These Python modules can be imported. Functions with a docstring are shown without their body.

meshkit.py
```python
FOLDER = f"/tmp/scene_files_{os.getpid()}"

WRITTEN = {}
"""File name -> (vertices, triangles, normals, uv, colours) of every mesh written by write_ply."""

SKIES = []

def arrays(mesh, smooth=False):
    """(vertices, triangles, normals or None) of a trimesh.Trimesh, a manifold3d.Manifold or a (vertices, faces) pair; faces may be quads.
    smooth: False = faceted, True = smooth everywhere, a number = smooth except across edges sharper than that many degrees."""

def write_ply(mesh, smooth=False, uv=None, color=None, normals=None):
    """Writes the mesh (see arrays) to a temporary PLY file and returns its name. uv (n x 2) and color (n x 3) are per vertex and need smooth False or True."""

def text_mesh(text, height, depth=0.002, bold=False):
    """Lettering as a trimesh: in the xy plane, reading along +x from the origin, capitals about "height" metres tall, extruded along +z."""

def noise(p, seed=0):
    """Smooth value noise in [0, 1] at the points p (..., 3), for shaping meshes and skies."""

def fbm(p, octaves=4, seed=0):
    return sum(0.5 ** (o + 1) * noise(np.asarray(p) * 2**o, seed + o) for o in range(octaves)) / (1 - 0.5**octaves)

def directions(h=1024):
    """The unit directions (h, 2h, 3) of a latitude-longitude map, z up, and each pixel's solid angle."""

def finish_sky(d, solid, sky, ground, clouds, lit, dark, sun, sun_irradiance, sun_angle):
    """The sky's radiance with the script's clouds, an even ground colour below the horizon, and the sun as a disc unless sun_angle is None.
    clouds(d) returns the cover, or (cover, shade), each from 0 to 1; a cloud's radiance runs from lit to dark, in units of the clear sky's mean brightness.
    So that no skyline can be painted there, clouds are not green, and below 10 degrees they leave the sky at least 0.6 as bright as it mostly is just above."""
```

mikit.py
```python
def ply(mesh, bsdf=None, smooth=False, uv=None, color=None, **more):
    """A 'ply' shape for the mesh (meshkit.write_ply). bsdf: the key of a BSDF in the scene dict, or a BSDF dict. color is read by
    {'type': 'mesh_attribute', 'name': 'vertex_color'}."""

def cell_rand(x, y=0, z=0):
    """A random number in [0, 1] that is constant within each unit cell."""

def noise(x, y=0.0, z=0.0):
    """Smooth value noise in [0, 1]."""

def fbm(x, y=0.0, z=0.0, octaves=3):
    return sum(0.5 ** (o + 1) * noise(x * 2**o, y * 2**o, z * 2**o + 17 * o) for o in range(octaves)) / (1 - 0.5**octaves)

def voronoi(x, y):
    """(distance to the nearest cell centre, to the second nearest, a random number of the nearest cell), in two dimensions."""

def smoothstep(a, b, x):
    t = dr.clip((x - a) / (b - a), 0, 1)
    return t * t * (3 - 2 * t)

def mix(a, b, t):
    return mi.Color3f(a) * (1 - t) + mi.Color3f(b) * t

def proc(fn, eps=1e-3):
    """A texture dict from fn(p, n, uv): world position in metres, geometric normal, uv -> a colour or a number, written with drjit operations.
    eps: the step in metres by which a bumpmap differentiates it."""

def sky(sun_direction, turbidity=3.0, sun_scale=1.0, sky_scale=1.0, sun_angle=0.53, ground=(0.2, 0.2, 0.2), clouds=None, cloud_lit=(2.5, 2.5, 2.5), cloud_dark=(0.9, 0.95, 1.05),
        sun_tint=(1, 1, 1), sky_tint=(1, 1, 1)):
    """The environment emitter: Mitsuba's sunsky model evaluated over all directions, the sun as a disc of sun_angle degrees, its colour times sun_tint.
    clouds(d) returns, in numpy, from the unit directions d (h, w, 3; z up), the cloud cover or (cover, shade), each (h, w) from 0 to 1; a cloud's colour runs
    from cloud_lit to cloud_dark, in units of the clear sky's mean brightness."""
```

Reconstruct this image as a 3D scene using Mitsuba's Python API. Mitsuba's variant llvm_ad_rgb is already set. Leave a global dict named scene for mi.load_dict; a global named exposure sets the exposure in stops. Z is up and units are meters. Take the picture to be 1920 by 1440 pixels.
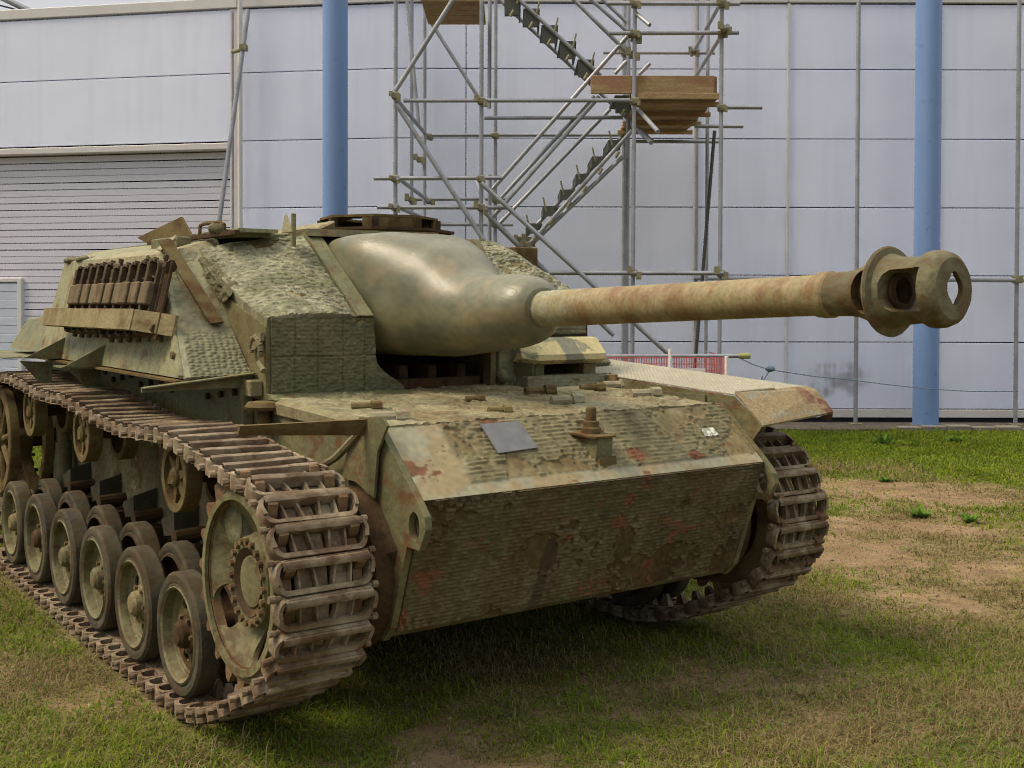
import math
import numpy as np, trimesh, drjit as dr, mitsuba as mi
import shapely.geometry as sg
from shapely import affinity
from shapely.ops import unary_union
import manifold3d as m3
import mikit, meshkit
from mikit import proc, noise, fbm, smoothstep, mix, cell_rand

T4 = mi.ScalarTransform4f
scene = {'type': 'scene'}
labels = {}

# ---------------------------------------------------------------- camera, sky, exposure
EYE = np.array([6.06419626, -3.03259995, 1.69430161])
YAW, PITCH, ROLL = math.radians(143.92456959), math.radians(-0.90545416), math.radians(0.15240631)
fw = np.array([math.cos(PITCH) * math.cos(YAW), math.cos(PITCH) * math.sin(YAW), math.sin(PITCH)])
rt = np.array([math.sin(YAW), -math.cos(YAW), 0.0])
up = np.cross(rt, fw)
upr = -math.sin(ROLL) * rt + math.cos(ROLL) * up
scene['camera'] = {'type': 'perspective', 'fov': 2 * math.degrees(math.atan(960 / 2125.76185142)), 'fov_axis': 'x',
                   'principal_point_offset_x': 0.0, 'principal_point_offset_y': 111.15627597 / 1440,
                   'near_clip': 0.05, 'far_clip': 600.0,
                   'to_world': T4().look_at(origin=EYE.tolist(), target=(EYE + fw).tolist(), up=upr.tolist())}
scene['sky_light'] = mikit.sky((-0.30, -0.62, 0.95), turbidity=3, sun_scale=0.66, sun_angle=26, clouds=lambda d: (1.0 + 0 * d[..., 2], 1.0 - np.clip(d[..., 2], 0, 1)),
                               cloud_lit=(3.4, 3.4, 3.4), cloud_dark=(1.1, 1.13, 1.2))
exposure = 2.08

# frame of the hangar front: X along the wall to the right, D metres in front of the camera, Z up
RH = np.array([math.sin(YAW), -math.cos(YAW), 0.0])
FH = np.array([math.cos(YAW), math.sin(YAW), 0.0])
O = np.array([EYE[0], EYE[1], 0.0])


def W(x, d, z):
    return O + RH * x + FH * d + np.array([0, 0, z])


WALL_M = np.eye(4)
WALL_M[:3, 0], WALL_M[:3, 1], WALL_M[:3, 2], WALL_M[:3, 3] = RH, FH, [0, 0, 1], O


# ---------------------------------------------------------------- helpers
def put(key, mesh, bsdf, smooth=False, **more):
    """one entry of the scene, numbered if the name is taken"""
    k, n = key, 0
    while k in scene:
        n += 1
        k = f'{key}_{n:03d}'
    scene[k] = mikit.ply(mesh, bsdf, smooth=smooth, **more)
    return k


def again(key, like, to_world):
    k, n = key, 0
    while k in scene:
        n += 1
        k = f'{key}_{n:03d}'
    scene[k] = {**like, 'to_world': T4(to_world.tolist())}
    return k


def free(key):
    """a holder's key that no entry uses yet"""
    k, n = key, 0
    while any(s == k or s.startswith(k + '__') for s in scene):
        n += 1
        k = f'{key}_{n:03d}'
    return k


def tag(key, label=None, cat=None, group=None, kind=None):
    d = labels.setdefault(key, {})
    for a, b in (('label', label), ('category', cat), ('group', group), ('kind', kind)):
        if b:
            d[a] = b


def cat(*ms):  # one mesh of several
    return trimesh.util.concatenate([m for m in ms])


def hull(pts):
    return trimesh.convex.convex_hull(np.asarray(pts, float))


def bx(x0, x1, y0, y1, z0, z1, c=0.0):
    if c <= 0:
        return hull([(x, y, z) for x in (x0, x1) for y in (y0, y1) for z in (z0, z1)])
    p = []
    for x, sx in ((x0, 1), (x1, -1)):
        for y, sy in ((y0, 1), (y1, -1)):
            for z, sz in ((z0, 1), (z1, -1)):
                p += [(x + sx * c, y, z), (x, y + sy * c, z), (x, y, z + sz * c)] if False else [(x + sx * c, y + sy * c, z), (x + sx * c, y, z + sz * c), (x, y + sy * c, z + sz * c)]
    return hull(p)


def plate(pts, t, side=0.0):
    """a flat plate of thickness t through the polygon pts (convex)"""
    p = np.asarray(pts, float)
    n = np.cross(p[1] - p[0], p[2] - p[0])
    n /= np.linalg.norm(n)
    return hull(np.vstack([p + n * t * (0.5 + side), p - n * t * (0.5 - side)]))


def tube(a, b, r, n=12):
    return trimesh.creation.cylinder(radius=r, segment=[list(map(float, a)), list(map(float, b))], sections=n)


def lathe(profile, n=32, axis='y', at=(0, 0, 0), closed=True):
    """solid of revolution; profile (r, h) as a closed loop, h along the axis"""
    p = np.asarray(profile, float)
    k = len(p)
    a = np.linspace(0, 2 * np.pi, n, endpoint=False)
    r, h = np.meshgrid(a, p[:, 0], indexing='ij')[1], np.tile(p[:, 1], (n, 1))
    ca, sa = np.cos(a)[:, None], np.sin(a)[:, None]
    if axis == 'y':
        v = np.stack([r * ca, h, r * sa], -1)
    elif axis == 'x':
        v = np.stack([h, r * ca, r * sa], -1)
    else:
        v = np.stack([r * ca, r * sa, h], -1)
    v = v.reshape(-1, 3) + np.asarray(at, float)
    f = []
    for i in range(n):
        j = (i + 1) % n
        for q in range(k if closed else k - 1):
            w = (q + 1) % k
            f += [(i * k + q, j * k + q, j * k + w), (i * k + q, j * k + w, i * k + w)]
    m = trimesh.Trimesh(v, f, process=False)
    m.merge_vertices()
    m.update_faces(m.nondegenerate_faces())
    m.fix_normals()
    return m


def prism_y(poly, y0, y1):
    """polygon in (x, z) drawn out along y"""
    m = trimesh.creation.extrude_polygon(poly if hasattr(poly, 'exterior') else sg.Polygon(poly), y1 - y0, engine='earcut')
    v = m.vertices
    m = trimesh.Trimesh(np.stack([v[:, 0], v[:, 2] + y0, v[:, 1]], -1), m.faces[:, ::-1], process=False)
    return m


def prism_x(poly, x0, x1):
    m = trimesh.creation.extrude_polygon(poly if hasattr(poly, 'exterior') else sg.Polygon(poly), x1 - x0, engine='earcut')
    v = m.vertices
    return trimesh.Trimesh(np.stack([v[:, 2] + x0, v[:, 0], v[:, 1]], -1), m.faces, process=False)


def extr(poly, z0, z1):
    if hasattr(poly, 'geoms'):
        return cat(*[extr(g, z0, z1) for g in poly.geoms])
    m = trimesh.creation.extrude_polygon(poly, z1 - z0, engine='earcut')
    m.apply_translation([0, 0, z0])
    return m


def man(m):
    return m3.Manifold(m3.Mesh(np.asarray(m.vertices, np.float32), np.asarray(m.faces, np.uint32)))


def unman(m):
    q = m.to_mesh()
    return trimesh.Trimesh(q.vert_properties[:, :3], q.tri_verts, process=False)


def N(p, s, seed=0):
    return meshkit.noise(np.asarray(p) / s, seed)


def FB(p, s, octv=4, seed=0):
    return meshkit.fbm(np.asarray(p) / s, octv, seed)


def sst(a, b, x):
    t = np.clip((x - a) / (b - a), 0, 1)
    return t * t * (3 - 2 * t)


def cm(a, b, t):
    t = np.asarray(t)[..., None]
    return np.asarray(a) * (1 - t) + np.asarray(b) * t


def slab(edge, nu, nv, relief, thick):
    """a thick plate whose front is a fine grid with relief. edge(v) -> (left, right) points for v in 0..1;
    relief(P, U, V) -> (height, colour), U and V in metres"""
    vs = np.linspace(0, 1, nv)
    L = np.array([edge(v)[0] for v in vs])
    R = np.array([edge(v)[1] for v in vs])
    u = np.linspace(0, 1, nu)[None, :, None]
    P = L[:, None] * (1 - u) + R[:, None] * u
    du, dv = np.gradient(P, axis=1), np.gradient(P, axis=0)
    n = np.cross(dv, du)
    n /= np.linalg.norm(n, axis=-1, keepdims=True)
    U = np.cumsum(np.linalg.norm(du, axis=-1), 1)
    V = np.cumsum(np.linalg.norm(dv, axis=-1), 0)
    d, c = relief(P, U, V)
    F = P + n * d[..., None]
    B = P - n * thick
    k = nu * nv
    idx = np.arange(k).reshape(nv, nu)
    q = np.stack([idx[:-1, :-1], idx[:-1, 1:], idx[1:, 1:], idx[1:, :-1]], -1).reshape(-1, 4)
    f = [q[:, [0, 2, 1]], q[:, [0, 3, 2]]]
    ring = np.concatenate([idx[0, :], idx[1:, -1], idx[-1, -2::-1], idx[-2:0:-1, 0]])
    m = len(ring)
    base = 2 * m
    # skirt with its own vertices so that the edge stays crisp
    sv = np.vstack([F.reshape(-1, 3)[ring], B.reshape(-1, 3)[ring]])
    a = np.arange(m)
    b = (a + 1) % m
    sf = np.vstack([np.stack([a, a + m, b + m], -1), np.stack([a, b + m, b], -1)]) + k
    v = np.vstack([F.reshape(-1, 3), sv])
    col = np.vstack([c.reshape(-1, 3), np.tile(c.reshape(-1, 3)[ring], (2, 1))])
    return trimesh.Trimesh(v, np.vstack(f + [sf]), process=False), col


def rough(m, edge, amp, seed):
    v, f = trimesh.remesh.subdivide_to_size(m.vertices, m.faces, edge)
    m = trimesh.Trimesh(v, f)
    m.vertices += m.vertex_normals * (amp * (FB(m.vertices, 0.07, 3, seed) - 0.45) + 0.9 * amp * (FB(m.vertices, 0.022, 3, seed + 1) - 0.5))[:, None]
    return m


def put_vc(key, mesh, col, bsdf, smooth=False):
    return put(key, mesh, bsdf, smooth=smooth, color=np.clip(col, 0, 1))


VC = {'type': 'mesh_attribute', 'name': 'vertex_color'}


def rgb(*c):
    return {'type': 'rgb', 'value': list(c)}


def bumped(b, fn, scale=1.0, eps=1e-3):
    return {'type': 'twosided', 'b': {'type': 'bumpmap', 'arbitrary': proc(fn, eps), 'scale': scale, 'bsdf': b}}


def principled(color, rough, metallic=0.0, spec=0.5, **k):
    return {'type': 'principled', 'base_color': color if isinstance(color, dict) else rgb(*color), 'roughness': rough, 'metallic': metallic, 'specular': spec, **k}


# ---------------------------------------------------------------- materials
def grain(p, n, uv):
    return 0.0012 * fbm(p.x * 90, p.y * 90, p.z * 90, 2)


def coarse(p, n, uv):
    return 0.004 * fbm(p.x * 40, p.y * 40, p.z * 40, 3)


def paint(base, sand, rust, r0=0.60, scale=5.0):
    def fn(p, n, uv):
        a = fbm(p.x * scale, p.y * scale, p.z * scale, 4)
        c = fbm(p.x * 75, p.y * 75, p.z * 75, 2)
        b = fbm(p.x * 13 + 3, p.y * 13, p.z * 13, 4) + 0.45 * (c - 0.5)
        s = fbm(p.x * 26, p.y * 26, p.z * 3 + 9, 2)
        col = mix(base, sand, smoothstep(0.30, 0.70, a))
        col = mix(col, rust, smoothstep(r0 - 0.03, r0 + 0.20, b) * 0.8)
        col = mix(col, rust, smoothstep(0.50, 0.80, s) * 0.4)
        return col * mi.Color3f(0.60, 0.60, 0.49) * (0.68 + 0.64 * c)
    return proc(fn)


RUST = (0.15, 0.062, 0.022)
scene['hull_paint'] = bumped(principled(paint((0.150, 0.150, 0.085), (0.235, 0.215, 0.125), RUST, 0.56), 0.72, spec=0.3), coarse)
scene['pale_paint'] = bumped(principled(paint((0.30, 0.32, 0.22), (0.36, 0.33, 0.215), (0.17, 0.085, 0.03), 0.60), 0.6, spec=0.35), grain)
scene['green_paint'] = bumped(principled(paint((0.17, 0.19, 0.115), (0.23, 0.225, 0.135), RUST, 0.6), 0.6, spec=0.35), grain)
scene['rusty_steel'] = bumped(principled(paint((0.145, 0.105, 0.048), (0.20, 0.16, 0.080), (0.11, 0.052, 0.022), 0.52), 0.8, spec=0.2), coarse)
scene['dark_rust'] = bumped(principled(paint((0.075, 0.046, 0.027), (0.11, 0.065, 0.035), (0.05, 0.028, 0.016), 0.55), 0.85, spec=0.2), coarse)
scene['track_steel'] = bumped(principled(paint((0.235, 0.178, 0.132), (0.40, 0.325, 0.262), (0.14, 0.076, 0.043), 0.48, 11.0), 0.72, spec=0.35), coarse)
scene['tooth_steel'] = bumped(principled(paint((0.20, 0.118, 0.065), (0.27, 0.18, 0.105), (0.14, 0.07, 0.035), 0.5, 15), 0.75, spec=0.3), coarse)
scene['wheel_paint'] = bumped(principled(paint((0.185, 0.175, 0.098), (0.25, 0.23, 0.14), (0.11, 0.068, 0.03), 0.52, 7), 0.7, spec=0.3), coarse)
scene['tyre_rubber'] = bumped(principled(paint((0.075, 0.068, 0.056), (0.125, 0.108, 0.082), (0.09, 0.06, 0.035), 0.50, 8), 0.85, spec=0.2), coarse)
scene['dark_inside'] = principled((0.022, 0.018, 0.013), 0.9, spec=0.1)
scene['zimmerit'] = bumped(principled(VC, 0.82, spec=0.25), grain)
scene['mantlet_paint'] = bumped(principled(VC, 0.38, spec=0.6), lambda p, n, uv: 0.0015 * fbm(p.x * 160, p.y * 160, p.z * 160, 2))


def barrel_color(p, n, uv):
    t = (p.x - 2.0) / 1.6
    ring = fbm(p.x * 26, p.y * 7, p.z * 7, 3)
    spots = fbm(p.x * 9, p.y * 22, p.z * 22, 3)
    c = mix((0.27, 0.265, 0.175), (0.25, 0.200, 0.100), smoothstep(0.05, 0.3, t + 0.5 * (spots - 0.5)))
    c = mix(c, (0.165, 0.090, 0.034), smoothstep(0.38, 0.66, fbm(p.x * 11, p.y * 8, p.z * 8, 4)) * smoothstep(0.1, 0.3, t) * 0.8)
    c = mix(c, (0.215, 0.195, 0.085), smoothstep(0.5, 0.7, ring) * 0.7)
    hair = fbm(p.x * 120, p.y * 25, p.z * 25, 3)
    return c * (0.46 + 0.42 * fbm(p.x * 80, p.y * 80, p.z * 80, 2) + 0.40 * hair)


scene['barrel_paint'] = bumped(principled(proc(barrel_color), 0.6, spec=0.35), grain)
scene['brake_paint'] = bumped(principled(paint((0.150, 0.138, 0.085), (0.215, 0.20, 0.13), (0.13, 0.07, 0.025), 0.47, 9), 0.7, spec=0.3), coarse)


def camo(p, n, uv):
    w = p.y + 0.04 * (noise(p.x * 20, p.y * 20, p.z * 20) - 0.5) + 0.25 * (p.z - 1.5)
    green = smoothstep(0.655, 0.665, w) * (1 - smoothstep(0.775, 0.785, w))
    chips = smoothstep(0.58, 0.64, fbm(p.x * 25, p.y * 25, p.z * 25, 2))
    c = mix((0.43, 0.375, 0.19), (0.17, 0.17, 0.12), dr.maximum(green, chips * 0.8))
    return c * (0.8 + 0.4 * fbm(p.x * 70, p.y * 70, p.z * 70, 2))


scene['visor_paint'] = bumped(principled(proc(camo), 0.65, spec=0.3), grain)


def tread_color(p, n, uv):
    return mix((0.40, 0.37, 0.27), (0.50, 0.47, 0.36), fbm(p.x * 8, p.y * 8, p.z * 8, 3)) * (0.8 + 0.4 * noise(p.x * 90, p.y * 90, p.z * 90))


scene['fender_tread'] = {'type': 'twosided', 'b': principled(proc(tread_color), 0.6, spec=0.35)}


def fender_color(p, n, uv):
    a = fbm(p.x * 9, p.y * 9, p.z * 9, 3)
    c = mix((0.215, 0.165, 0.085), (0.20, 0.195, 0.145), smoothstep(0.42, 0.58, a))
    c = mix(c, (0.12, 0.045, 0.025), smoothstep(0.56, 0.66, fbm(p.x * 14 + 5, p.y * 14, p.z * 14, 3)) * smoothstep(1.2, 1.45, p.y))
    return c * (0.7 + 0.6 * noise(p.x * 110, p.y * 110, p.z * 110))


scene['fender_paint'] = bumped(principled(proc(fender_color), 0.7, spec=0.3), grain)


def wall_color(p, n, uv):
    x = (p.x - O[0]) * RH[0] + (p.y - O[1]) * RH[1]
    c = mix((0.60, 0.65, 0.80), (0.66, 0.705, 0.84), fbm(x * 0.7, p.z * 0.25, 0.0, 3))
    run = fbm(x * 9, p.z * 0.6, 3.0, 3)
    c = c * (1 - 0.05 * smoothstep(0.45, 0.85, run))
    # mildew above the ground by the fifth strip
    m = fbm(x * 5, p.z * 7, 1.0, 4)
    q = dr.exp(-dr.square((x - 4.75) / 0.45) - dr.square((p.z - 0.62) / 0.28))
    c = mix(c, (0.16, 0.17, 0.17), smoothstep(0.36, 0.85, m * 0.55 + q * 0.35 + 0.25 * (fbm(x * 22, p.z * 2.5, 4.0, 3) - 0.4)) * smoothstep(0.05, 0.5, q) * 0.8)
    low = smoothstep(1.2, 0.1, p.z) * 0.16 * fbm(x * 3, p.z * 3, 5.0, 3)
    return c * (1 - low)


scene['wall_panel'] = bumped(principled(proc(wall_color), 0.40, spec=0.4), lambda p, n, uv: 0.010 * fbm(p.x * 1.6, p.y * 1.6, p.z * 1.6, 2), 1.0, 5e-3)
scene['wall_trim'] = {'type': 'twosided', 'b': principled(proc(lambda p, n, uv: mix((0.46, 0.45, 0.44), (0.55, 0.54, 0.53), fbm(p.x * 3, p.y * 3, p.z * 3, 3))), 0.5, spec=0.4)}
scene['joint_dark'] = principled((0.035, 0.035, 0.045), 0.8, spec=0.1)
scene['shutter_slat'] = {'type': 'twosided', 'b': principled(proc(lambda p, n, uv: mix((0.53, 0.53, 0.60), (0.59, 0.59, 0.66), fbm(p.x * 2, p.y * 2, p.z * 12, 3))), 0.5, spec=0.4)}
scene['roof_sheet'] = principled((0.4, 0.4, 0.42), 0.7)


def galv(p, n, uv):
    c = mix((0.18, 0.192, 0.21), (0.34, 0.355, 0.38), fbm(p.x * 6, p.y * 6, p.z * 6, 3))
    return mix(c, (0.20, 0.18, 0.12), smoothstep(0.58, 0.72, fbm(p.x * 17, p.y * 17, p.z * 17, 3)) * 0.35)


scene['galvanised'] = {'type': 'twosided', 'b': principled(proc(galv), 0.45, metallic=0.35, spec=0.5)}
scene['coupler_steel'] = {'type': 'twosided', 'b': principled(proc(lambda p, n, uv: mix((0.12, 0.11, 0.07), (0.27, 0.25, 0.14), fbm(p.x * 30, p.y * 30, p.z * 30, 2))), 0.7, metallic=0.2)}
scene['dark_tube'] = principled((0.05, 0.05, 0.05), 0.6)
scene['tread_box'] = principled((0.060, 0.066, 0.052), 0.7)


def wood(p, n, uv):
    x = (p.x - O[0]) * RH[0] + (p.y - O[1]) * RH[1]
    d = (p.x - O[0]) * FH[0] + (p.y - O[1]) * FH[1]
    g = fbm(x * 3, d * 40, p.z * 40, 3)
    c = mix((0.21, 0.135, 0.065), (0.38, 0.275, 0.15), g)
    return mix(c, (0.22, 0.11, 0.06), smoothstep(0.5, 0.75, fbm(x * 4, d * 5, p.z * 5, 2)) * 0.6) * (0.75 + 0.5 * noise(x * 60, d * 120, p.z * 120))


scene['scaffold_board'] = {'type': 'twosided', 'b': principled(proc(wood), 0.8, spec=0.2)}


def blue_paint(p, n, uv):
    c = mix((0.115, 0.205, 0.40), (0.145, 0.24, 0.43), fbm(p.x * 4, p.y * 4, p.z * 1.5, 3))
    return mix(c, (0.06, 0.10, 0.2), smoothstep(0.70, 0.8, fbm(p.x * 12, p.y * 12, p.z * 9, 3)) * 0.3)


scene['pillar_paint'] = {'type': 'twosided', 'b': principled(proc(blue_paint), 0.38, spec=0.5)}
scene['barrier_red'] = {'type': 'twosided', 'b': principled(proc(lambda p, n, uv: mix((0.40, 0.07, 0.08), (0.46, 0.16, 0.15), noise(p.x * 15, p.y * 15, p.z * 9))), 0.6)}
scene['barrier_white'] = {'type': 'twosided', 'b': principled((0.62, 0.58, 0.56), 0.6)}
scene['cap_yellow'] = principled((0.24, 0.26, 0.08), 0.6)
scene['rope_blue'] = principled((0.11, 0.17, 0.22), 0.8)
scene['stone'] = bumped(principled(proc(lambda p, n, uv: mix((0.11, 0.10, 0.085), (0.19, 0.175, 0.15), fbm(p.x * 12, p.y * 12, p.z * 12, 3))), 0.9, spec=0.2), coarse)
scene['grass_blade'] = {'type': 'principledthin', 'base_color': VC, 'roughness': 0.6, 'diff_trans': 0.7, 'spec_trans': 0.0}
scene['soil'] = bumped(principled(VC, 0.95, spec=0.1), lambda p, n, uv: 0.012 * fbm(p.x * 45, p.y * 45, 0.0, 3))
scene['weed_leaf'] = {'type': 'principledthin', 'base_color': proc(lambda p, n, uv: mix((0.08, 0.155, 0.025), (0.15, 0.25, 0.045), noise(p.x * 40, p.y * 40, p.z * 40))), 'roughness': 0.6, 'diff_trans': 0.6}

# ---------------------------------------------------------------- ground, pavement, grass
rng = np.random.default_rng(11)


def spread(lo, hi, a, b, step, far):
    mid = np.arange(a, b, step)
    g1 = a - np.geomspace(step, a - lo, far)
    g2 = b + np.geomspace(step, hi - b, far)
    return np.concatenate([g1[::-1], mid, g2])


def lawn(x, y):
    """0 bare soil .. 1 thick lawn; and dryness"""
    p = np.stack([x, y, np.zeros_like(x)], -1)
    big, mid_, fine = FB(p, 1.9, 3, 3), FB(p, 0.55, 3, 7), FB(p, 0.16, 2, 9)

    def spot(cx, cy, rx, ry, a=0.0):
        c, s = math.cos(a), math.sin(a)
        u, v = (x - cx) * c + (y - cy) * s, -(x - cx) * s + (y - cy) * c
        return np.exp(-(u / rx) ** 2 - (v / ry) ** 2)
    bare = 0.85 * spot(0.15, 6.5, 0.65, 1.5, -0.9) + 0.80 * spot(1.45, 3.4, 0.75, 1.3, -0.9) + 0.45 * spot(0.9, 4.6, 0.5, 1.0, -0.9) + 0.5 * spot(0.7, 4.6, 0.4, 0.8, -0.9) + 0.95 * spot(0.45, -1.95, 0.42, 0.26, 0.3)
    bare += 0.7 * spot(2.35, 2.75, 0.4, 0.8, -0.9) + 0.45 * spot(2.55, -0.75, 0.18, 0.2) + 0.35 * spot(3.3, 0.9, 0.35, 0.4)
    near_wall = (x - O[0]) * FH[0] + (y - O[1]) * FH[1]
    lush = sst(11.5, 14.2, near_wall) + 0.75 * spot(1.1, -2.4, 0.9, 0.28, 0.1) + 0.5 * spot(1.0, 1.9, 0.5, 0.3) + 0.4 * spot(2.0, -1.9, 0.8, 0.35)
    g = 0.82 + 0.9 * (big - 0.5) + 1.3 * (mid_ - 0.5) + 0.9 * (fine - 0.5) - 1.0 * bare + 0.75 * lush
    dry = np.clip(0.40 + 1.4 * (mid_ - 0.5) + 0.9 * (FB(p, 0.9, 2, 21) - 0.5) + 0.5 * bare - 0.75 * lush + 0.40 * spot(2.9, 0.35, 1.0, 1.5, 0.6), 0, 1)
    return np.clip(g, 0, 1), dry


gx, gy = spread(-150, 150, -7, 6, 0.06, 26), spread(-150, 150, -5, 13, 0.06, 26)
GX, GY = np.meshgrid(gx, gy, indexing='ij')
gp = np.stack([GX, GY, 0 * GX], -1)


def ground_height(x, y):
    p = np.stack([x, y, 0 * x], -1)
    return 0.035 * (FB(p, 0.7, 3, 31) - 0.5) + 0.02 * (FB(p, 0.15, 2, 33) - 0.5) - 0.008


GZ = ground_height(GX, GY)
g_, d_ = lawn(GX, GY)
gcol = cm((0.120, 0.080, 0.043), (0.20, 0.143, 0.083), FB(gp, 0.25, 4, 41))
gcol = cm(gcol, (0.085, 0.085, 0.028), 0.8 * g_)
gcol *= (0.75 + 0.5 * N(gp, 0.07, 43))[..., None]
nx, ny = GX.shape
gi = np.arange(nx * ny).reshape(nx, ny)
gq = np.stack([gi[:-1, :-1], gi[1:, :-1], gi[1:, 1:], gi[:-1, 1:]], -1).reshape(-1, 4)
gm = trimesh.Trimesh(np.stack([GX, GY, GZ], -1).reshape(-1, 3), np.vstack([gq[:, [0, 1, 2]], gq[:, [0, 2, 3]]]), process=False)
put_vc('ground', gm, gcol.reshape(-1, 3), 'soil', smooth=True)
tag('ground', 'worn lawn with bare soil patches in front of the hangar', kind='structure')


def make_grass(count):
    # more blades near the camera, where they show
    d = 3.3 + (15.7 - 3.3) * rng.random(count) ** 1.25
    half = d * 0.47 + 1.9
    x_ = (rng.random(count) * 2 - 1) * half
    pos = O[None] + RH[None] * x_[:, None] + FH[None] * d[:, None]
    x, y = pos[:, 0], pos[:, 1]
    g, dry = lawn(x, y)
    under = (np.abs(np.abs(y) - 1.245) < 0.215) & (x > -2.0) & (x < 1.75)
    keep = (rng.random(count) < np.clip(g * 1.5 + 0.16, 0, 1)) & ~under
    x, y, g, dry, d = x[keep], y[keep], g[keep], dry[keep], d[keep]
    n = len(x)
    z = ground_height(x, y) - 0.004
    ln = (0.024 + 0.050 * rng.random(n) ** 1.6) * (0.55 + 0.8 * g)
    tall = rng.random(n) < 0.03
    ln[tall] *= 1.9
    wd = (0.0016 + 0.0014 * rng.random(n)) * np.clip(d / 5.0, 1, 2.4)
    az = rng.random(n) * 2 * np.pi
    lean = 0.25 + 0.9 * rng.random(n)
    bend = lean + 0.5 + 0.6 * rng.random(n)
    dirx, diry = np.cos(az), np.sin(az)
    sx, sy = -diry * wd, dirx * wd
    h1, o1 = ln * 0.55 * np.cos(lean), ln * 0.55 * np.sin(lean)
    h2, o2 = h1 + ln * 0.45 * np.cos(bend), o1 + ln * 0.45 * np.sin(bend)
    base = np.stack([x, y, z], -1)
    side = np.stack([sx, sy, 0 * sx], -1)
    m1 = base + np.stack([dirx * o1, diry * o1, h1], -1)
    tip = base + np.stack([dirx * o2, diry * o2, np.maximum(h2, 0.004)], -1)
    v = np.stack([base - side, base + side, m1 - side * 0.8, m1 + side * 0.8, tip], 1).reshape(-1, 3)
    k = np.arange(n)[:, None] * 5
    f = np.stack([k + [[0, 1, 3]], k + [[0, 3, 2]], k + [[2, 3, 4]]], 1).reshape(-1, 3)
    t = rng.random(n)
    green = cm((0.078, 0.138, 0.013), (0.215, 0.275, 0.034), t)
    straw = cm((0.17, 0.132, 0.055), (0.33, 0.265, 0.135), rng.random(n))
    isdry = sst(0.0, 0.22, dry - 0.12 - 0.75 * rng.random(n))
    pp = np.stack([x, y, 0 * x], -1)
    green = green * (0.55 + 0.9 * FB(pp, 0.28, 3, 71))[:, None] * cm((0.95, 1.0, 1.0), (1.12, 1.0, 0.9), FB(pp, 0.6, 2, 73))
    col = cm(green, straw, isdry)
    return trimesh.Trimesh(v, f, process=False), np.repeat(col, 5, axis=0)


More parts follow.
